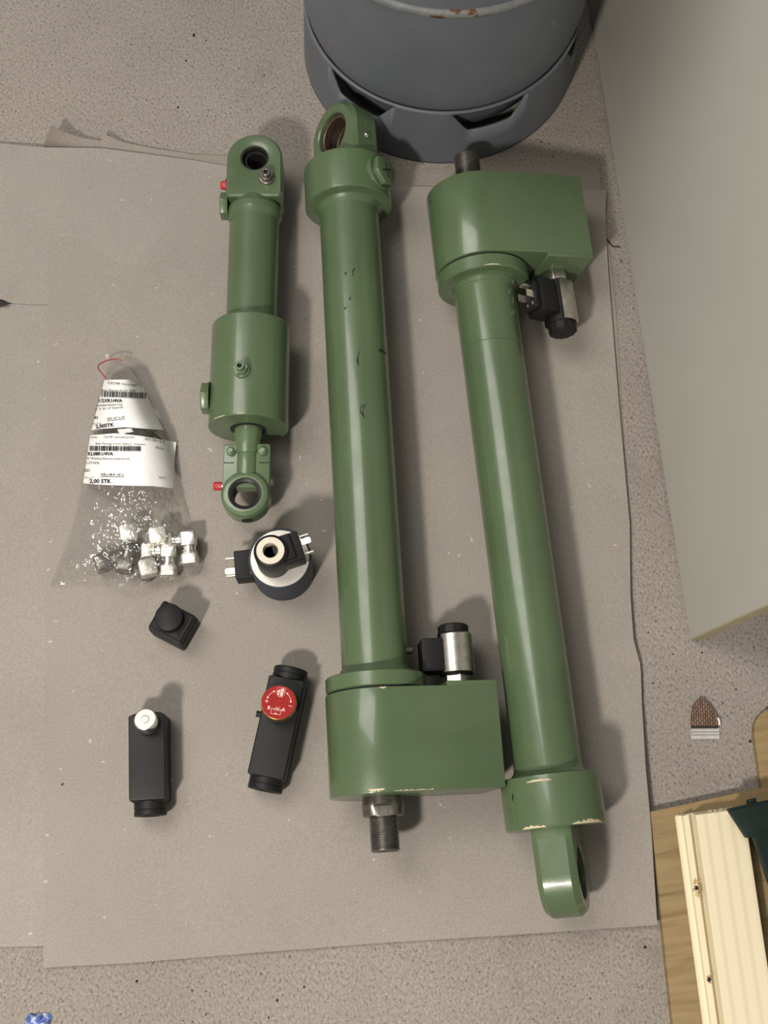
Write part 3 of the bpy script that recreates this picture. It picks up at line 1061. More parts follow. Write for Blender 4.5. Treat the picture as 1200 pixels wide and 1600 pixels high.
# ------------------------------------------------------------------ black valve blocks
def sec_bar(wd, z0, z1, y, r):
    return [(x, y, z) for x, z in rrect(-wd, wd, z0, z1, r, 4)]


def needle_valve():
    a, b = at(229.5, 1254, 0.040), at(228, 1112, 0.040)
    d = b - a
    L = d.length
    root = empty('valve_block', (a.x, a.y, ZP), math.atan2(-d.x, d.y))
    tag(root, 'black block valve with a small silver knob, lying at the lower left', 'valve', 'black block valves')
    Wd, h = 0.0172, 0.0345
    bm = NB()
    loft(bm, [sec_bar(Wd - 0.004, 0.004, h - 0.004, 0, 0.006), sec_bar(Wd - 0.0003, 0.0003, h - 0.0003, 0.0030, 0.0016), sec_bar(Wd, 0, h, 0.0045, 0.0010),
              sec_bar(Wd, 0, h, L - 0.0045, 0.0010), sec_bar(Wd - 0.0003, 0.0003, h - 0.0003, L - 0.003, 0.0016), sec_bar(Wd - 0.004, 0.004, h - 0.004, L, 0.006)])
    obj('block', bm, MAT['anod'], root, angle=26)
    bm = NB()
    ring_plate(bm, lambda t: 0.0155, 0.0090, [(-0.0112, 0.0008, 0.001), (-0.0104, 0, 0), (-0.0065, 0, 0), (-0.0060, 0.0006, 0), (-0.0054, 0.0006, 0), (-0.0050, 0, 0), (0.004, 0, 0)], 48, T(0, 0, h / 2) @ RX(-90))
    p = obj('port', bm, MAT['anod'], root, angle=30)
    bm = NB(); lathe(bm, [(0.0090, -0.004), (0.0090, -0.003)], 24, 'Y', T(0, 0, h / 2))
    obj('bore', bm, MAT['seam'], p)
    K = T(0.0020, L - 0.0125, h - 0.002) @ RX(-9)
    bm = NB(); lathe(bm, [(0.0085, -0.002), (0.0085, 0.003), (0.0095, 0.0035)], 32, 'Z', K)
    obj('knob_seat', bm, MAT['black'], root)
    bm = NB(); lathe(bm, [(0.0094, 0.003), (0.0104, 0.0038), (0.0108, 0.0050), (0.0108, 0.0180), (0.0103, 0.0194), (0.0096, 0.0197), (0.0096, 0.0193)], 56, 'Z', K)
    k = obj('knob', bm, MAT['bright'], root, angle=40)
    bm = NB(); lathe(bm, [(0.0095, 0.0186), (0.0094, 0.0195)], 48, 'Z', K)
    obj('knob_face', bm, MAT['knobface'], k)
    bm = NB(); lathe(bm, [(0.0036, 0.0194), (0.0036, 0.0198), (0.0030, 0.0199)], 28, 'Z', K)
    obj('knob_screw', bm, MAT['steel'], k)
    bm = NB(); ring_plate(bm, lambda t: 0.0038, 0.0035, [(0.0194, 0, 0), (0.0199, 0, 0)], 28, K)
    obj('screw_rim', bm, MAT['seam'], k)


def throttle_valve():
    a, b = at(414, 1217, 0.042), at(449.5, 1055, 0.042)
    d = b - a
    L = d.length
    root = empty('valve_block', (a.x, a.y, ZP), math.atan2(-d.x, d.y))
    tag(root, 'black block valve with a big red round knob, right of the silver-knob valve', 'valve', 'black block valves')
    Wd, h = 0.0180, 0.0360
    bm = NB()
    loft(bm, [sec_bar(Wd - 0.0045, 0.0045, h - 0.0045, 0, 0.006), sec_bar(Wd - 0.0002, 0.0002, h - 0.0002, 0.0030, 0.0026), sec_bar(Wd, 0, h, 0.0045, 0.0020),
              sec_bar(Wd, 0, h, L - 0.0045, 0.0020), sec_bar(Wd - 0.0002, 0.0002, h - 0.0002, L - 0.003, 0.0026), sec_bar(Wd - 0.0045, 0.0045, h - 0.0045, L, 0.006)])
    obj('block', bm, MAT['anod'], root, angle=26)
    for y0, sgn in ((0.0, -1), (L, 1)):
        bm = NB()
        ring_plate(bm, lambda t: 0.0168, 0.0095, [(-0.004, 0, 0), (0.0030, 0, 0), (0.0034, 0.0006, 0), (0.0040, 0.0006, 0), (0.0044, 0, 0), (0.0086, 0, 0), (0.0098, 0.0010, 0.001)], 48,
                   T(0, y0, h / 2) @ (RX(90) if sgn < 0 else RX(-90)))
        p = obj('port', bm, MAT['anod'], root, angle=30)
        bm = NB(); lathe(bm, [(0.0095, y0 + sgn * 0.002), (0.0095, y0 + sgn * 0.003)], 24, 'Y', T(0, 0, h / 2))
        obj('bore', bm, MAT['seam'], p)
    bm = NB(); lathe(bm, [(0.003, 0.0), (0.003, 0.0065), (0.0024, 0.007)], 14, 'X', T(-Wd - 0.0055, L - 0.0400, h * 0.62))
    obj('stop_screw', bm, MAT['black'], root)
    K = T(-0.0012, L - 0.0315, h) @ RX(-9) @ RZ(math.degrees(-math.atan2(-d.x, d.y)) - 0)
    bm = NB(); lathe(bm, [(0.0150, -0.001), (0.0150, 0.004), (0.0140, 0.005)], 40, 'Z', K)
    obj('knob_seat', bm, MAT['black'], root)
    bm = NB()
    def scal(r, z, amp):
        return [((r + amp * math.cos(15 * 2 * PI * i / 120)) * math.cos(2 * PI * i / 120), (r + amp * math.cos(15 * 2 * PI * i / 120)) * math.sin(2 * PI * i / 120), z) for i in range(120)]
    loft(bm, [scal(0.0158, 0.0050, 0), scal(0.0166, 0.0062, 0.0), scal(0.0168, 0.0078, 0.0002), scal(0.0168, 0.0130, 0.0005), scal(0.0170, 0.0150, 0.0002), scal(0.0168, 0.0162, 0), scal(0.0163, 0.0165, 0)], M=K)
    k = obj('knob', bm, MAT['gold'], root, angle=40)
    bm = NB(); lathe(bm, [(0.0163, 0.0158), (0.0163, 0.0168), (0.0160, 0.0170)], 64, 'Z', K)
    face = obj('knob_face', bm, MAT['knobred'], k)
    # printing on the face, turned like in the picture
    F_ = K @ T(0, 0, 0.0171) @ RZ(-8)
    u = 0.0163
    def flat(bm, pts, ws):
        A, B = [], []
        for i, p in enumerate(pts):
            q = Vector(pts[min(i + 1, len(pts) - 1)]) - Vector(pts[max(i - 1, 0)])
            q.normalize()
            nn = Vector((-q.y, q.x)) * ws[i]
            A.append(bm.verts.new(F_ @ Vector((p[0] * u + nn.x * u, p[1] * u + nn.y * u, 0))))
            B.append(bm.verts.new(F_ @ Vector((p[0] * u - nn.x * u, p[1] * u - nn.y * u, 0))))
        for i in range(len(pts) - 1): bm.faces.new((A[i], A[i + 1], B[i + 1], B[i]))
    bm = NB()
    for a0, a1 in ((116, 172), (62, 4)):
        n = 24
        pts, ws = [], []
        for i in range(n + 1):
            t = R_(a0 + (a1 - a0) * i / n)
            pts.append((0.70 * math.cos(t), 0.70 * math.sin(t)))
            q = i / n
            ws.append(0.012 + (0.045 * q / 0.17 if q < 0.17 else 0) + (0.045 * (1 - q) / 0.17 if q > 0.83 else 0))
        flat(bm, pts, ws)
    obj('arrow_print', bm, MAT['pinkprint'], face, smooth=False)
    bm = NB()
    flat(bm, [(-0.80, -0.05), (-0.60, -0.05)], [0.018] * 2); flat(bm, [(-0.70, 0.05), (-0.70, -0.15)], [0.018] * 2)
    flat(bm, [(0.60, -0.14), (0.80, -0.14)], [0.018] * 2)
    obj('plus_minus_print', bm, MAT['pinkprint'], face, smooth=False)
    bm = NB()
    for s, x, y, sz, bd in (('B', -0.58, -0.50, 0.26, 0.0), ('A', 0.26, -0.50, 0.26, 0.0)):
        vs_, fs = text2d(s, sz, 0.012)
        vv = [bm.verts.new(F_ @ Vector(((x + a_) * u, (y + b_) * u, 0))) for a_, b_ in vs_]
        for f in fs:
            try: bm.faces.new([vv[i] for i in f])
            except ValueError: pass
    flat(bm, [(-0.36, -0.44), (0.24, -0.44)], [0.014] * 2)
    flat(bm, [(-0.20, -0.52), (-0.06, -0.36)], [0.014] * 2)
    flat(bm, [(-0.10, -0.30), (-0.02, -0.38), (0.06, -0.38), (0.12, -0.30)], [0.014] * 4)
    flat(bm, [(-0.10, -0.56), (-0.02, -0.48), (0.06, -0.48), (0.12, -0.56)], [0.014] * 4)
    flat(bm, [(-0.34, -0.44), (-0.34, -0.74), (0.22, -0.74), (0.22, -0.44)], [0.014] * 4)
    flat(bm, [(-0.12, -0.74), (-0.06, -0.70), (0.0, -0.74)], [0.03, 0.06, 0.03])
    obj('symbol_print', bm, MAT['pinkprint'], face, smooth=False)
    bm = NB()      # emblem: two slanted strokes with a bar, over a small line of lettering
    def quad(pts):
        bm.faces.new([bm.verts.new(F_ @ Vector((x * u, y * u, 0))) for x, y in pts])
    quad([(-0.16, 0.40), (-0.06, 0.40), (-0.04, 0.80), (-0.13, 0.70)])
    quad([(-0.20, 0.60), (-0.145, 0.60), (-0.13, 0.68), (-0.19, 0.66)])
    quad([(0.00, 0.38), (0.16, 0.38), (0.16, 0.60), (0.00, 0.62)])
    quad([(-0.03, 0.64), (0.24, 0.62), (0.22, 0.69), (0.00, 0.71)])
    quad([(-0.02, 0.73), (0.16, 0.71), (0.22, 0.84), (0.02, 0.82)])
    quad([(-0.10, 0.32), (0.18, 0.32), (0.18, 0.345), (-0.10, 0.345)])
    flat(bm, [(-0.20, 0.40), (-0.22, 0.88), (0.28, 0.90), (0.22, 0.42)], [0.007] * 4)
    obj('emblem_print', bm, MAT['pinkprint'], face, smooth=False)


needle_valve()
throttle_valve()


# ------------------------------------------------------------------ bag of fittings
LEFT = [(563, 172), (575, 166), (593, 161), (620, 153), (650, 146), (690, 138), (757, 127), (800, 119), (850, 104), (895, 86), (922, 78)]
RIGHT = [(563, 192), (575, 207), (593, 216), (620, 229), (650, 244), (690, 268), (757, 279), (800, 290), (850, 305), (895, 318), (922, 312)]
HGT = [(563, .014), (575, .026), (593, .036), (620, .041), (650, .043), (690, .041), (757, .036), (800, .033), (850, .031), (895, .026), (922, .004)]


def itp(tab, y):
    if y <= tab[0][0]: return tab[0][1]
    for (a, b), (c, d) in zip(tab, tab[1:]):
        if y <= c: return b + (d - b) * (y - a) / (c - a)
    return tab[-1][1]


def bag_h(px, py):
    L_, R2 = itp(LEFT, py), itp(RIGHT, py)
    u = max(-1, min(1, (px - L_) / (R2 - L_) * 2 - 1))
    return ZP + 0.001 + itp(HGT, py) * (1 - abs(u) ** 2.6) ** 0.8


def crumple(px, py):
    k = max(0.0, min(1.0, (py - 735) / 60.0))
    p = Vector((px * 0.034, py * 0.034, 0.3))
    n1 = 1 - abs(noise.noise(p * 1.2)) * 2.2
    n2 = 1 - abs(noise.noise(p * 2.7 + Vector((4, 1, 2)))) * 2.2
    n3 = noise.noise(p * 5.5)
    return k * (0.0040 * n1 + 0.0034 * n2 + 0.0018 * n3) + 0.0008 * noise.noise(p * 0.9)


def plastic_bag():
    c = at(200, 800, 0)
    root = empty('plastic_bag', (c.x, c.y, ZP))
    tag(root, 'clear plastic bag with two white labels, holding metal fittings', 'bag')
    inv = Matrix.Translation((-c.x, -c.y, -ZP))
    bm = NB()
    nu, nv = 90, 130
    grid = []
    bot = {0: 8, 6: 3}
    for j in range(nv + 1):
        py0 = 563 + (922 - 563) * j / nv
        row = []
        for i in range(nu + 1):
            u = -1 + 2 * i / nu
            L_, R2 = itp(LEFT, py0), itp(RIGHT, py0)
            px = L_ + (R2 - L_) * (u + 1) / 2
            q = j / nv
            yb = itp([(-1, 917), (-0.75, 912), (-0.40, 904), (-0.20, 912), (0.0, 926), (0.15, 921), (0.45, 907), (0.75, 908), (1, 897)], u)
            py = py0 + (yb - 922) * max(0, (q - 0.72) / 0.28) ** 1.5
            e = 1 - abs(u) ** 6
            z = bag_h(px, py0) + crumple(px, py0) * e
            z = max(ZP + 0.0008, z)
            row.append(bm.verts.new(at(px, py, z)))
        grid.append(row)
    for j in range(nv):
        for i in range(nu):
            bm.faces.new((grid[j][i], grid[j][i + 1], grid[j + 1][i + 1], grid[j + 1][i]))
    obj('film', bm, MAT['bag'], root, angle=70, M=inv)
    # red tear strip at the mouth
    pts = []
    for px, py, z in ((166, 592, .034), (160, 584, .030), (154, 577, .026), (153, 572, .024), (157, 568, .022), (165, 564, .021), (175, 561.5, .020), (184, 561, .019), (192, 564, .018)):
        pts.append(at(px, py, z + ZP) - Vector((c.x, c.y, ZP)))
    bm = NB(); tube(bm, pts, 0.0007, 6)
    obj('tear_strip', bm, MAT['thread'], root)

    def surf(px, py, dz):
        return inv @ at(px, py, bag_h(px, py) + 0.0026 + dz)

    def label(corners_top, corners_bot, nx=30, ny=16):
        bm = NB()
        G = []
        for j in range(ny + 1):
            v = j / ny
            row = []
            for i in range(nx + 1):
                u = i / nx
                A, B = poly_at(corners_top, u), poly_at(corners_bot, u)
                px, py = A[0] + (B[0] - A[0]) * v, A[1] + (B[1] - A[1]) * v
                row.append(bm.verts.new(surf(px, py, 0.0006 * noise.noise(Vector((px * 0.06, py * 0.05, 2))))))
            G.append(row)
        for j in range(ny):
            for i in range(nx):
                bm.faces.new((G[j][i], G[j][i + 1], G[j + 1][i + 1], G[j + 1][i]))
        o = obj('paper_label', bm, MAT['label'], root, angle=60)
        return o

    def write(parent, s, px, py, size, rot=0.0, bold=0.0, mat='ink', sx=1.0, under=False):
        vs_, fs = text2d(s, size, bold, sx)
        ca, sa = math.cos(R_(rot)), math.sin(R_(rot))
        bm = NB()
        vv = [bm.verts.new(surf(px + x * ca + y * sa, py + x * sa - y * ca, 0.0010)) for x, y in vs_]
        for f in fs:
            try: bm.faces.new([vv[i] for i in f])
            except ValueError: pass
        if under:
            w_ = max(v[0] for v in vs_)
            U = [[bm.verts.new(surf(px + x * ca + y * sa, py + x * sa - y * ca, 0.0011)) for y in (-1.2, -1.9)] for x in [w_ * k / 12 for k in range(13)]]
            for a_, b_ in zip(U, U[1:]):
                bm.faces.new((a_[0], b_[0], b_[1], a_[1]))
        obj('printed_text', bm, MAT[mat], parent, smooth=False)

    def barcode(parent, px0, px1, py, h, rot, seed):
        rnd = random.Random(seed)
        bm = NB()
        x = px0
        while x < px1:
            w_ = rnd.choice((0.7, 0.7, 1.1, 1.7))
            t = math.tan(R_(rot)) * (x - px0)
            q = [bm.verts.new(surf(a, b + t, 0.0010)) for a, b in ((x, py), (x + w_, py), (x + w_ - 0.4, py + h), (x - 0.4, py + h))]
            bm.faces.new(q)
            x += w_ + rnd.choice((0.6, 0.9, 0.9, 1.5))
        obj('barcode', bm, MAT['ink'], parent, smooth=False)

    l1 = label([(163, 593.5), (200, 593), (209, 597), (224, 607)], [(143, 672), (160, 670), (196, 667.5), (256, 672)])
    write(l1, 'CICMP Vertriebs', 168, 600, 5.4, 4, 0.0, 'softink', 1.22)
    write(l1, 'Beel. Montage Art.Nr 28502', 158.5, 611, 5.0, 1.5, 0.0, 'softink', 0.93)
    barcode(l1, 158, 229, 611.0, 9.0, 2.0, 3)
    write(l1, '1/2XR1/4VA', 153, 628.5, 7.3, 0, 0.2, 'ink', 1.0)
    write(l1, 'ewindereduzierung', 149.5, 635.3, 5.3, -3, 0.0, 'softink', 1.0)
    write(l1, '/2" X  IG 1/4" Edelstahl', 148, 641.5, 5.0, -5, 0.0, 'softink', 0.94)
    write(l1, '83', 147, 654.5, 6.0, 0, 0.10)
    write(l1, 'GW: 1/2" X 1/4"', 167, 656, 4.6, -6, 0.04, 'ink', 0.9, True)
    write(l1, 'VPE: # 150', 143.5, 663.5, 3.2, -3, 0.0, 'softink')
    write(l1, '2,00STK', 149.5, 669.5, 7.8, -7, 0.22, 'ink', 1.06)
    l2 = label([(141, 680), (180, 677), (220, 681), (275, 691)], [(130, 755), (150, 757), (200, 759), (240, 759.5), (270, 763)], 34, 18)
    write(l2, '004060', 141.5, 684.5, 3.4, 0, 0.0, 'softink')
    write(l2, 'CICMP VertriebsGmbH', 161.5, 684.5, 5.2, 0.5, 0.0, 'softink', 0.95)
    write(l2, '363 084 /2 0', 225.5, 687, 5.6, 9, 0.0, 'softink', 1.12)
    write(l2, 'Beel. Montage Art.Nr 28502.Z., Hndenive', 149, 694.5, 4.8, 1.0, 0.0, 'softink', 0.95)
    write(l2, 'Bronz', 243, 700.5, 5.0, 9, 0.05, 'softink')
    barcode(l2, 140, 218, 696.5, 7.8, 0.5, 8)
    write(l2, 'KL08R1/4VA', 137, 711.5, 7.4, 0, 0.2, 'ink', 1.0)
    write(l2, 'R Winkel-Einschraubversch.', 136, 718, 5.3, 0.5, 0.0, 'softink', 1.12)
    write(l2, 'LSTAHL', 135, 725, 5.4, 0, 0.0, 'softink', 1.12)
    write(l2, '521', 131.5, 737, 6.0, 0, 0.10)
    write(l2, 'WE-L-08-R 1/4"-x', 157, 743, 5.2, 1, 0.04, 'ink', 0.94, True)
    write(l2, 'VPE: # 151', 131.5, 747.5, 3.2, 0, 0.0, 'softink')
    write(l2, '2,00 STK', 139.5, 754.5, 8.6, 0.5, 0.24, 'ink', 1.05)
    write(l2, 'MICH', 247.5, 747.5, 4.4, 4, 0.0, 'softink', 1.1)


plastic_bag()


def hexcap(bm, M, h0, h1, r):
    prism(bm, rrect(-r, r, -r, r, r * 0.38, 4), h0, h1, 'Z', M)


def elbow(px, py, z, rz, tilt, label, arm=0.017):
    p = at(px, py, z)
    root = empty('elbow_fitting', p, R_(rz))
    root.rotation_euler = (R_(tilt), 0, R_(rz))
    tag(root, label, 'pipe fitting', 'metal fittings in the bag')
    bm = NB(); box(bm, -0.0082, 0.0082, -0.0082, 0.0082, -0.0082, 0.0082)
    obj('corner', bm, MAT['bright'], root, bevel=0.0022, seg=3)
    for nm, M in (('arm', RY(90)), ('arm', RX(90))):
        bm = NB(); lathe(bm, [(0.0068, 0.004), (0.0068, arm - 0.004), (0.0078, arm - 0.003), (0.0078, arm)], 24, 'Z', M)
        a = obj('arm', bm, MAT['bright'], root, angle=40)
        bm = NB(); hexcap(bm, M, arm - 0.001, arm + 0.010, 0.0085)
        obj('union_nut', bm, MAT['nutsteel'], a, bevel=0.0012)


def reducer(px, py, z, rz, ry, label, head='nutsteel'):
    p = at(px, py, z)
    root = empty('reducer_fitting', p, 0)
    root.rotation_euler = (0, R_(ry), R_(rz))
    tag(root, label, 'pipe fitting', 'metal fittings in the bag')
    bm = NB(); lathe(bm, [(0.0075, -0.022), (0.0082, -0.0205), (0.0076, -0.019), (0.0082, -0.0175), (0.0076, -0.016), (0.0082, -0.0145), (0.0076, -0.013), (0.0076, -0.006)], 28, 'Z')
    obj('thread', bm, MAT['darksteel'], root, angle=50)
    bm = NB(); hexcap(bm, Matrix.Identity(4), -0.006, 0.007, 0.0088)
    obj('square_head', bm, MAT[head], root, bevel=0.0014)


elbow(264, 861, ZP + 0.0135, -88, 0, 'shiny L-shaped elbow fitting in the lower right middle of the bag')
elbow(295, 843, ZP + 0.0145, -84, 0, 'shiny L-shaped elbow fitting at the far right edge of the bag')
reducer(201, 834, ZP + 0.0250, 12, 10, 'square-headed fitting standing upright in the middle of the bag, just below the label')
reducer(247, 838, ZP + 0.0250, 8, 4, 'square-headed fitting standing upright left of the far right elbow')
reducer(231, 888, ZP + 0.0225, 16, 12, 'square-headed fitting standing upright near the bottom seam of the bag')
reducer(160, 880, ZP + 0.0120, 205, 78, 'dark threaded fitting lying at the left inside the bag', 'darksteel')
reducer(196, 884, ZP + 0.0125, 262, 84, 'dark threaded fitting lying above the bottom point of the bag', 'darksteel')


# ------------------------------------------------------------------ wood at the lower right
def px_prism(name, pts, z0, z1, mat, bevel=0.0008, parent=None, **kw):
    bm = NB()
    P = [at(a, b, z1) for a, b in pts]
    loft(bm, [[(p.x, p.y, z0) for p in P], [(p.x, p.y, z1) for p in P]])
    return obj(name, bm, mat, parent, bevel=bevel, **kw)


o = px_prism('wooden_board', [(1016, 1268), (1280, 1211), (1350, 1700), (1062, 1700)], 0.0, 0.012, MAT['board'])
tag(o, 'tan pine board with crosswise grain, lying on the floor under the pale plank', 'board')
o = px_prism('wooden_board', [(1330, 1080), (1215, 1103), (1195, 1110), (1184, 1120), (1179, 1134), (1179, 1150), (1191, 1236), (1340, 1205)], 0.0, 0.010, MAT['board'])
tag(o, 'olive-tan wooden board with a rounded corner at the right edge of the floor', 'board')


def plank():
    zb = 0.0125
    a, b = at(1054, 1276, zb), at(1098, 1605, zb)
    d = (b - a).normalized()
    ang = math.atan2(-d.x, d.y)
    root = empty('pine_plank', (a.x, a.y, zb), math.atan2(d.x, -d.y))   # local -Y runs towards the viewer
    tag(root, 'pale rough-sawn tongue-and-groove plank lying on the tan board', 'plank')
    # cross-section in x, z: rabbet, tongue, body
    W = 0.062
    prof = [(0.0, 0.0), (W, 0.0), (W, 0.019), (0.0160, 0.019), (0.0156, 0.0040), (0.0122, 0.0038), (0.0116, 0.0105), (0.0060, 0.0105), (0.0054, 0.0030), (0.0, 0.0026)]
    bm = NB()
    rnd = random.Random(2)
    secs = []
    end = [rnd.uniform(-0.0018, 0.0018) for _ in prof]
    loft(bm, [[(x, 0.004 * x / W + e, z) for (x, z), e in zip(prof, end)], [(x, -0.010, z) for x, z in prof], [(x, -0.50, z) for x, z in prof]])
    b_ = obj('plank_body', bm, MAT['plank'], root, angle=15, bevel=0.0005, seg=1)
    # splintered sawn end
    bm = NB()
    for i in range(60):
        x = rnd.uniform(0.001, W - 0.001)
        z = rnd.uniform(0.004, 0.0185) if x > 0.0165 else rnd.uniform(0.0008, 0.0024)
        l_ = rnd.uniform(0.001, 0.0038)
        s_ = rnd.uniform(0.0004, 0.0011)
        y0 = 0.004 * x / W - 0.001
        v = [bm.verts.new((x + s_ * q, y0, z + s_ * r_)) for q, r_ in ((-1, -1), (1, -1), (0, 1))] + [bm.verts.new((x + rnd.uniform(-.001, .001), y0 + l_, z + rnd.uniform(-.0003, .0005)))]
        for f in ((0, 1, 3), (1, 2, 3), (2, 0, 3), (0, 2, 1)): bm.faces.new([v[k] for k in f])
    tag(obj('sawn_fibres', bm, MAT['plank'], b_, smooth=False), kind='stuff')
    # nail holes with torn fibres
    for yy, big in ((-0.066, True), (-0.146, False)):
        bm = NB(); lathe(bm, [(0.0022, 0.0095), (0.0021, 0.0109)], 8, 'Z', T(0.0090, yy, 0))
        h = obj('nail_hole', bm, MAT['seam'], b_)
        bm = NB()
        for i in range(44 if big else 14):
            t = rnd.uniform(0, 2 * PI); r = rnd.uniform(0.0022, 0.0056 if big else 0.0038)
            x, y = 0.0094 + r * math.cos(t) * 0.7, yy + r * math.sin(t) * (1.5 if big else 1.0)
            s_ = rnd.uniform(0.0005, 0.0011)
            v = [bm.verts.new((x + s_ * math.cos(q) * 0.8, y + s_ * math.sin(q) * 1.6, 0.0098)) for q in (0.2, 2.2, 4.3)] + [bm.verts.new((x, y, 0.0125 + rnd.uniform(0, 0.001)))]
            for f in ((0, 1, 3), (1, 2, 3), (2, 0, 3)): bm.faces.new([v[k] for k in f])
        tag(obj('torn_fibres', bm, MAT['splinter'], h, smooth=False), kind='stuff')


plank()


def green_part():
    z1 = 0.052
    c = at(1180, 1290, 0.0315)
    root = empty('plastic_part', (c.x, c.y, 0.0318))
    tag(root, 'dark green angular plastic part lying over the end of the pale plank', 'plastic part')
    inv = Matrix.Translation((-c.x, -c.y, -0.0318))
    def pr(nm, pts, z0, zt, par):
        bm = NB()
        P = [at(a, b, zt) for a, b in pts]
        loft(bm, [[(p.x, p.y, z0) for p in P], [(p.x, p.y, zt) for p in P]])
        return obj(nm, bm, MAT['petrol'], par, bevel=0.0012, M=inv)
    top = pr('top_plate', [(1137, 1263), (1262, 1236), (1290, 1500), (1236, 1480), (1178, 1308), (1167, 1309)], 0.044, z1, root)
    pr('web', [(1142, 1266), (1262, 1240), (1262, 1252), (1147, 1275)], 0.0318, 0.0442, root)
    pr('web', [(1192, 1306), (1262, 1300), (1285, 1495), (1240, 1480)], 0.0318, 0.0442, root)
    pr('rim', [(1137, 1263), (1262, 1236), (1262, 1239), (1140, 1266)], z1 - 0.001, z1 + 0.0015, top)
    pr('tab', [(1169, 1249), (1182, 1246), (1183, 1256), (1170, 1259)], 0.042, z1 - 0.002, top)


green_part()


# ------------------------------------------------------------------ litter
def wrapper():
    c = at(1102, 1130, 0)
    root = empty('torn_wrapper', (c.x, c.y, 0.0))
    tag(root, 'torn wrapper scrap with a brown brick print and a silvery sealed strip', 'wrapper')
    inv = Matrix.Translation((-c.x, -c.y, 0))
    def sheet(nm, pts, z, mat):
        bm = NB()
        P = [inv @ at(a, b, z + dz) for a, b, dz in pts]
        loft(bm, [[p - Vector((0, 0, 0.0004)) for p in P], P])
        return obj(nm, bm, mat, root, smooth=False)
    sheet('printed_film', [(1080, 1137, 0), (1079, 1122, .001), (1081, 1104, .002), (1086, 1097, .002), (1092, 1090, .003), (1100, 1091, .003), (1109, 1100, .003), (1117, 1110, .002), (1122, 1121, .002), (1122, 1137, .001)], 0.0012, MAT['bricks'])
    sheet('fold_line', [(1079.5, 1135, 0), (1122, 1135, 0), (1122, 1138, 0), (1079.5, 1138, 0)], 0.0034, MAT['matdark'])
    pts = [(1080, 1138, 0), (1124, 1137, 0), (1124.5, 1154, 0)]
    n = 18
    for i in range(n * 2 + 1):
        x = 1124 - (1124 - 1080) * i / (2 * n)
        pts.append((x, 1155.6 if i % 2 else 1154.0, 0))
    s = sheet('seal_strip', pts, 0.0016, MAT['silver'])
    for yv in (1143.5, 1148):
        bm = NB()
        P = [inv @ at(a, b, 0.0020) for a, b in ((1080.5, yv), (1123.5, yv - 0.3), (1123.5, yv + 0.5), (1080.5, yv + 0.8))]
        loft(bm, [[p - Vector((0, 0, 0.0003)) for p in P], P])
        obj('seal_crease', bm, MAT['softink'], s)
    bm = NB(); tube(bm, [inv @ at(1122, 1122, 0.003), inv @ at(1124, 1127, 0.004), inv @ at(1124, 1133, 0.003)], 0.0010, 6)
    obj('curled_edge_highlight', bm, MAT['label'], root)  # white curl, its highlight put into the colour


wrapper()


def foil_scrap():
    c = at(60, 1592, 0)
    bm = NB()
    out = [(36, 1606), (41, 1590), (47, 1583), (58, 1585), (66, 1582), (76, 1583), (82, 1590), (78, 1600), (76, 1612)]
    P = []
    rnd = random.Random(3)
    ring = [bm.verts.new(at(a, b, 0.0008) - Vector((c.x, c.y, 0))) for a, b in out]
    mid = [bm.verts.new(at(59 + (a - 59) * 0.55, 1597 + (b - 1597) * 0.55, 0.003 + rnd.uniform(0, 0.005)) - Vector((c.x, c.y, 0))) for a, b in out]
    ctr = bm.verts.new(at(59, 1598, 0.004) - Vector((c.x, c.y, 0)))
    n = len(out)
    for i in range(n):
        j = (i + 1) % n
        bm.faces.new((ring[i], ring[j], mid[j], mid[i])); bm.faces.new((mid[i], mid[j], ctr))
    bm.faces.new([ring[i] for i in range(n)][::-1])
    o = obj('foil_scrap', bm, MAT['foil'], None, smooth=False)
    o.location = (c.x, c.y, 0)
    tag(o, 'crumpled blue printed foil scrap on the concrete at the bottom left corner', 'scrap')


foil_scrap()

c = at(4, 473, 0)  # dark fill added in the tear, standing for the deep shade of the gap
bm = NB()
pts = [(-24, 471), (-4, 468), (4, 470), (10, 473), (15, 475), (8, 478), (-6, 479), (-24, 477)]
loft(bm, [[at(a, b, 0.0045) - c for a, b in pts], [at(a, b, 0.0058) - c for a, b in pts]])
o = obj('dark_bits_and_shade', bm, MAT['matdark'], None, smooth=False)
o.location = c
tag(o, 'small dark pointed fill added for the deep shade in the torn paper at the left edge', 'scrap')

bm = NB()
c = at(955, 378, 0)
tube(bm, [at(942, 366, 0.0012) - c, at(950, 376, 0.002) - c, at(957, 385, 0.0012) - c, at(969, 386, 0.0012) - c], 0.0006, 6)
o = obj('wire_strand', bm, MAT['matdark'])
o.location = c
tag(o, 'thin bent dark wire strand on the concrete beside the white panel', 'wire')


# dirt smudge and speck on the top sheet, grit on the concrete
def smudge(pts, wd, seed):
    rnd = random.Random(seed)
    c = at(*pts[0], ZP)
    bm = NB()
    for (a, b), (a2, b2) in zip(pts, pts[1:]):
        for k in range(7):
            q = rnd.random()
            x, y = a + (a2 - a) * q + rnd.uniform(-wd, wd), b + (b2 - b) * q + rnd.uniform(-wd, wd)
            r = rnd.uniform(0.6, 1.5)
            n = 6
            vs_ = [bm.verts.new(at(x + r * rnd.uniform(0.5, 1.2) * math.cos(2 * PI * i / n), y + r * rnd.uniform(0.5, 1.2) * math.sin(2 * PI * i / n), ZP + 0.0003) - c) for i in range(n)]
            bm.faces.new(vs_)
    o = obj('dirt_smudge', bm, MAT['smudge'], None, smooth=False)
    o.location = c
    return o


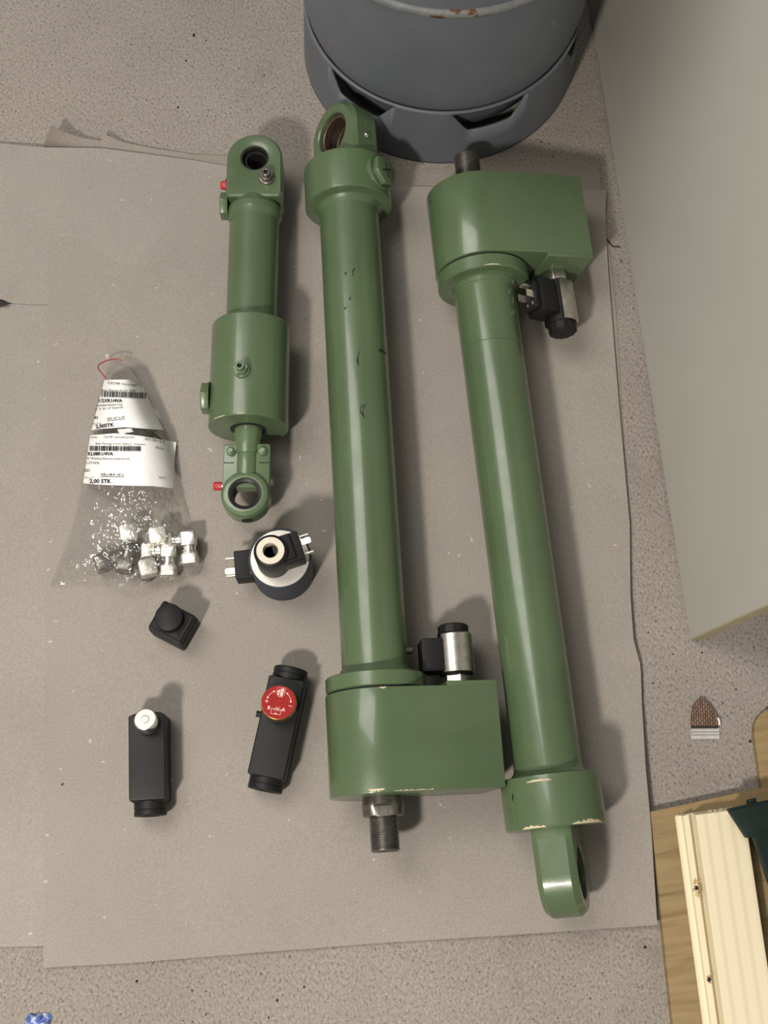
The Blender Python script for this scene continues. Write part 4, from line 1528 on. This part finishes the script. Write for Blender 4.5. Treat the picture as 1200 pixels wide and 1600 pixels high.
MAT['smudge'] = plain('brown_dirt', (0.105, 0.09, 0.07), 0.9, 0, 0.1, 0.3, 400)
tag(smudge([(498, 1358), (506, 1350), (511, 1352), (514, 1345), (523, 1338)], 1.2, 1), 'brown dirt smudge on the paper below the middle threaded rod', 'dirt')
tag(smudge([(96, 1223), (98, 1227)], 1.5, 2), 'tiny dark dirt speck on the paper left of the silver-knob valve', 'dirt')

rnd = random.Random(12)
spots = [(303, 55, 3.4), (291, 95, 2.2), (322, 63, 1.6), (205, 70, 1.4), (413, 118, 1.6), (278, 168, 2.4), (386, 172, 1.3), (443, 170, 1.4), (845, 222, 1.8), (864, 245, 1.6), (938, 300, 1.8),
         (1025, 970, 1.6), (1013, 988, 1.4), (1150, 1077, 1.8), (1097, 1020, 1.5), (1178, 1012, 1.3), (1020, 1068, 1.6), (1172, 1158, 2.4), (1140, 1211, 1.4), (1010, 1440, 1.4), (214, 1533, 2.2), (300, 1548, 1.3), (475, 1542, 2.0), (433, 1563, 2.0), (420, 1590, 1.6), (322, 1585, 1.5), (1008, 1480, 2.4)]
for i in range(90):
    px, py = rnd.choice(((rnd.uniform(0, 460), rnd.uniform(5, 190)), (rnd.uniform(80, 1000), rnd.uniform(1515, 1598)), (rnd.uniform(1010, 1180), rnd.uniform(1020, 1240)), (rnd.uniform(960, 1040), rnd.uniform(450, 980))))
    if py < 1445 and px > 950 and px < 1010 and py > 700: continue
    if px < 1000 and 700 < py < 1515: continue
    spots.append((px, py, rnd.uniform(0.6, 1.3)))
bm = NB()
for px, py, r in spots:
    p = at(px, py, 0)
    k = r / 1500
    bot = [bm.verts.new((p.x + k * rnd.uniform(0.6, 1.2) * math.cos(2 * PI * i / 5), p.y + k * rnd.uniform(0.6, 1.5) * math.sin(2 * PI * i / 5), 0.0001)) for i in range(5)]
    top = bm.verts.new((p.x, p.y, k * 0.9))
    for i in range(5): bm.faces.new((bot[i], bot[(i + 1) % 5], top))
    bm.faces.new(bot[::-1])
tag(obj('grit', bm, MAT['matdark'], None, smooth=False), 'fine dark grit scattered over the concrete floor', 'grit', kind='stuff')
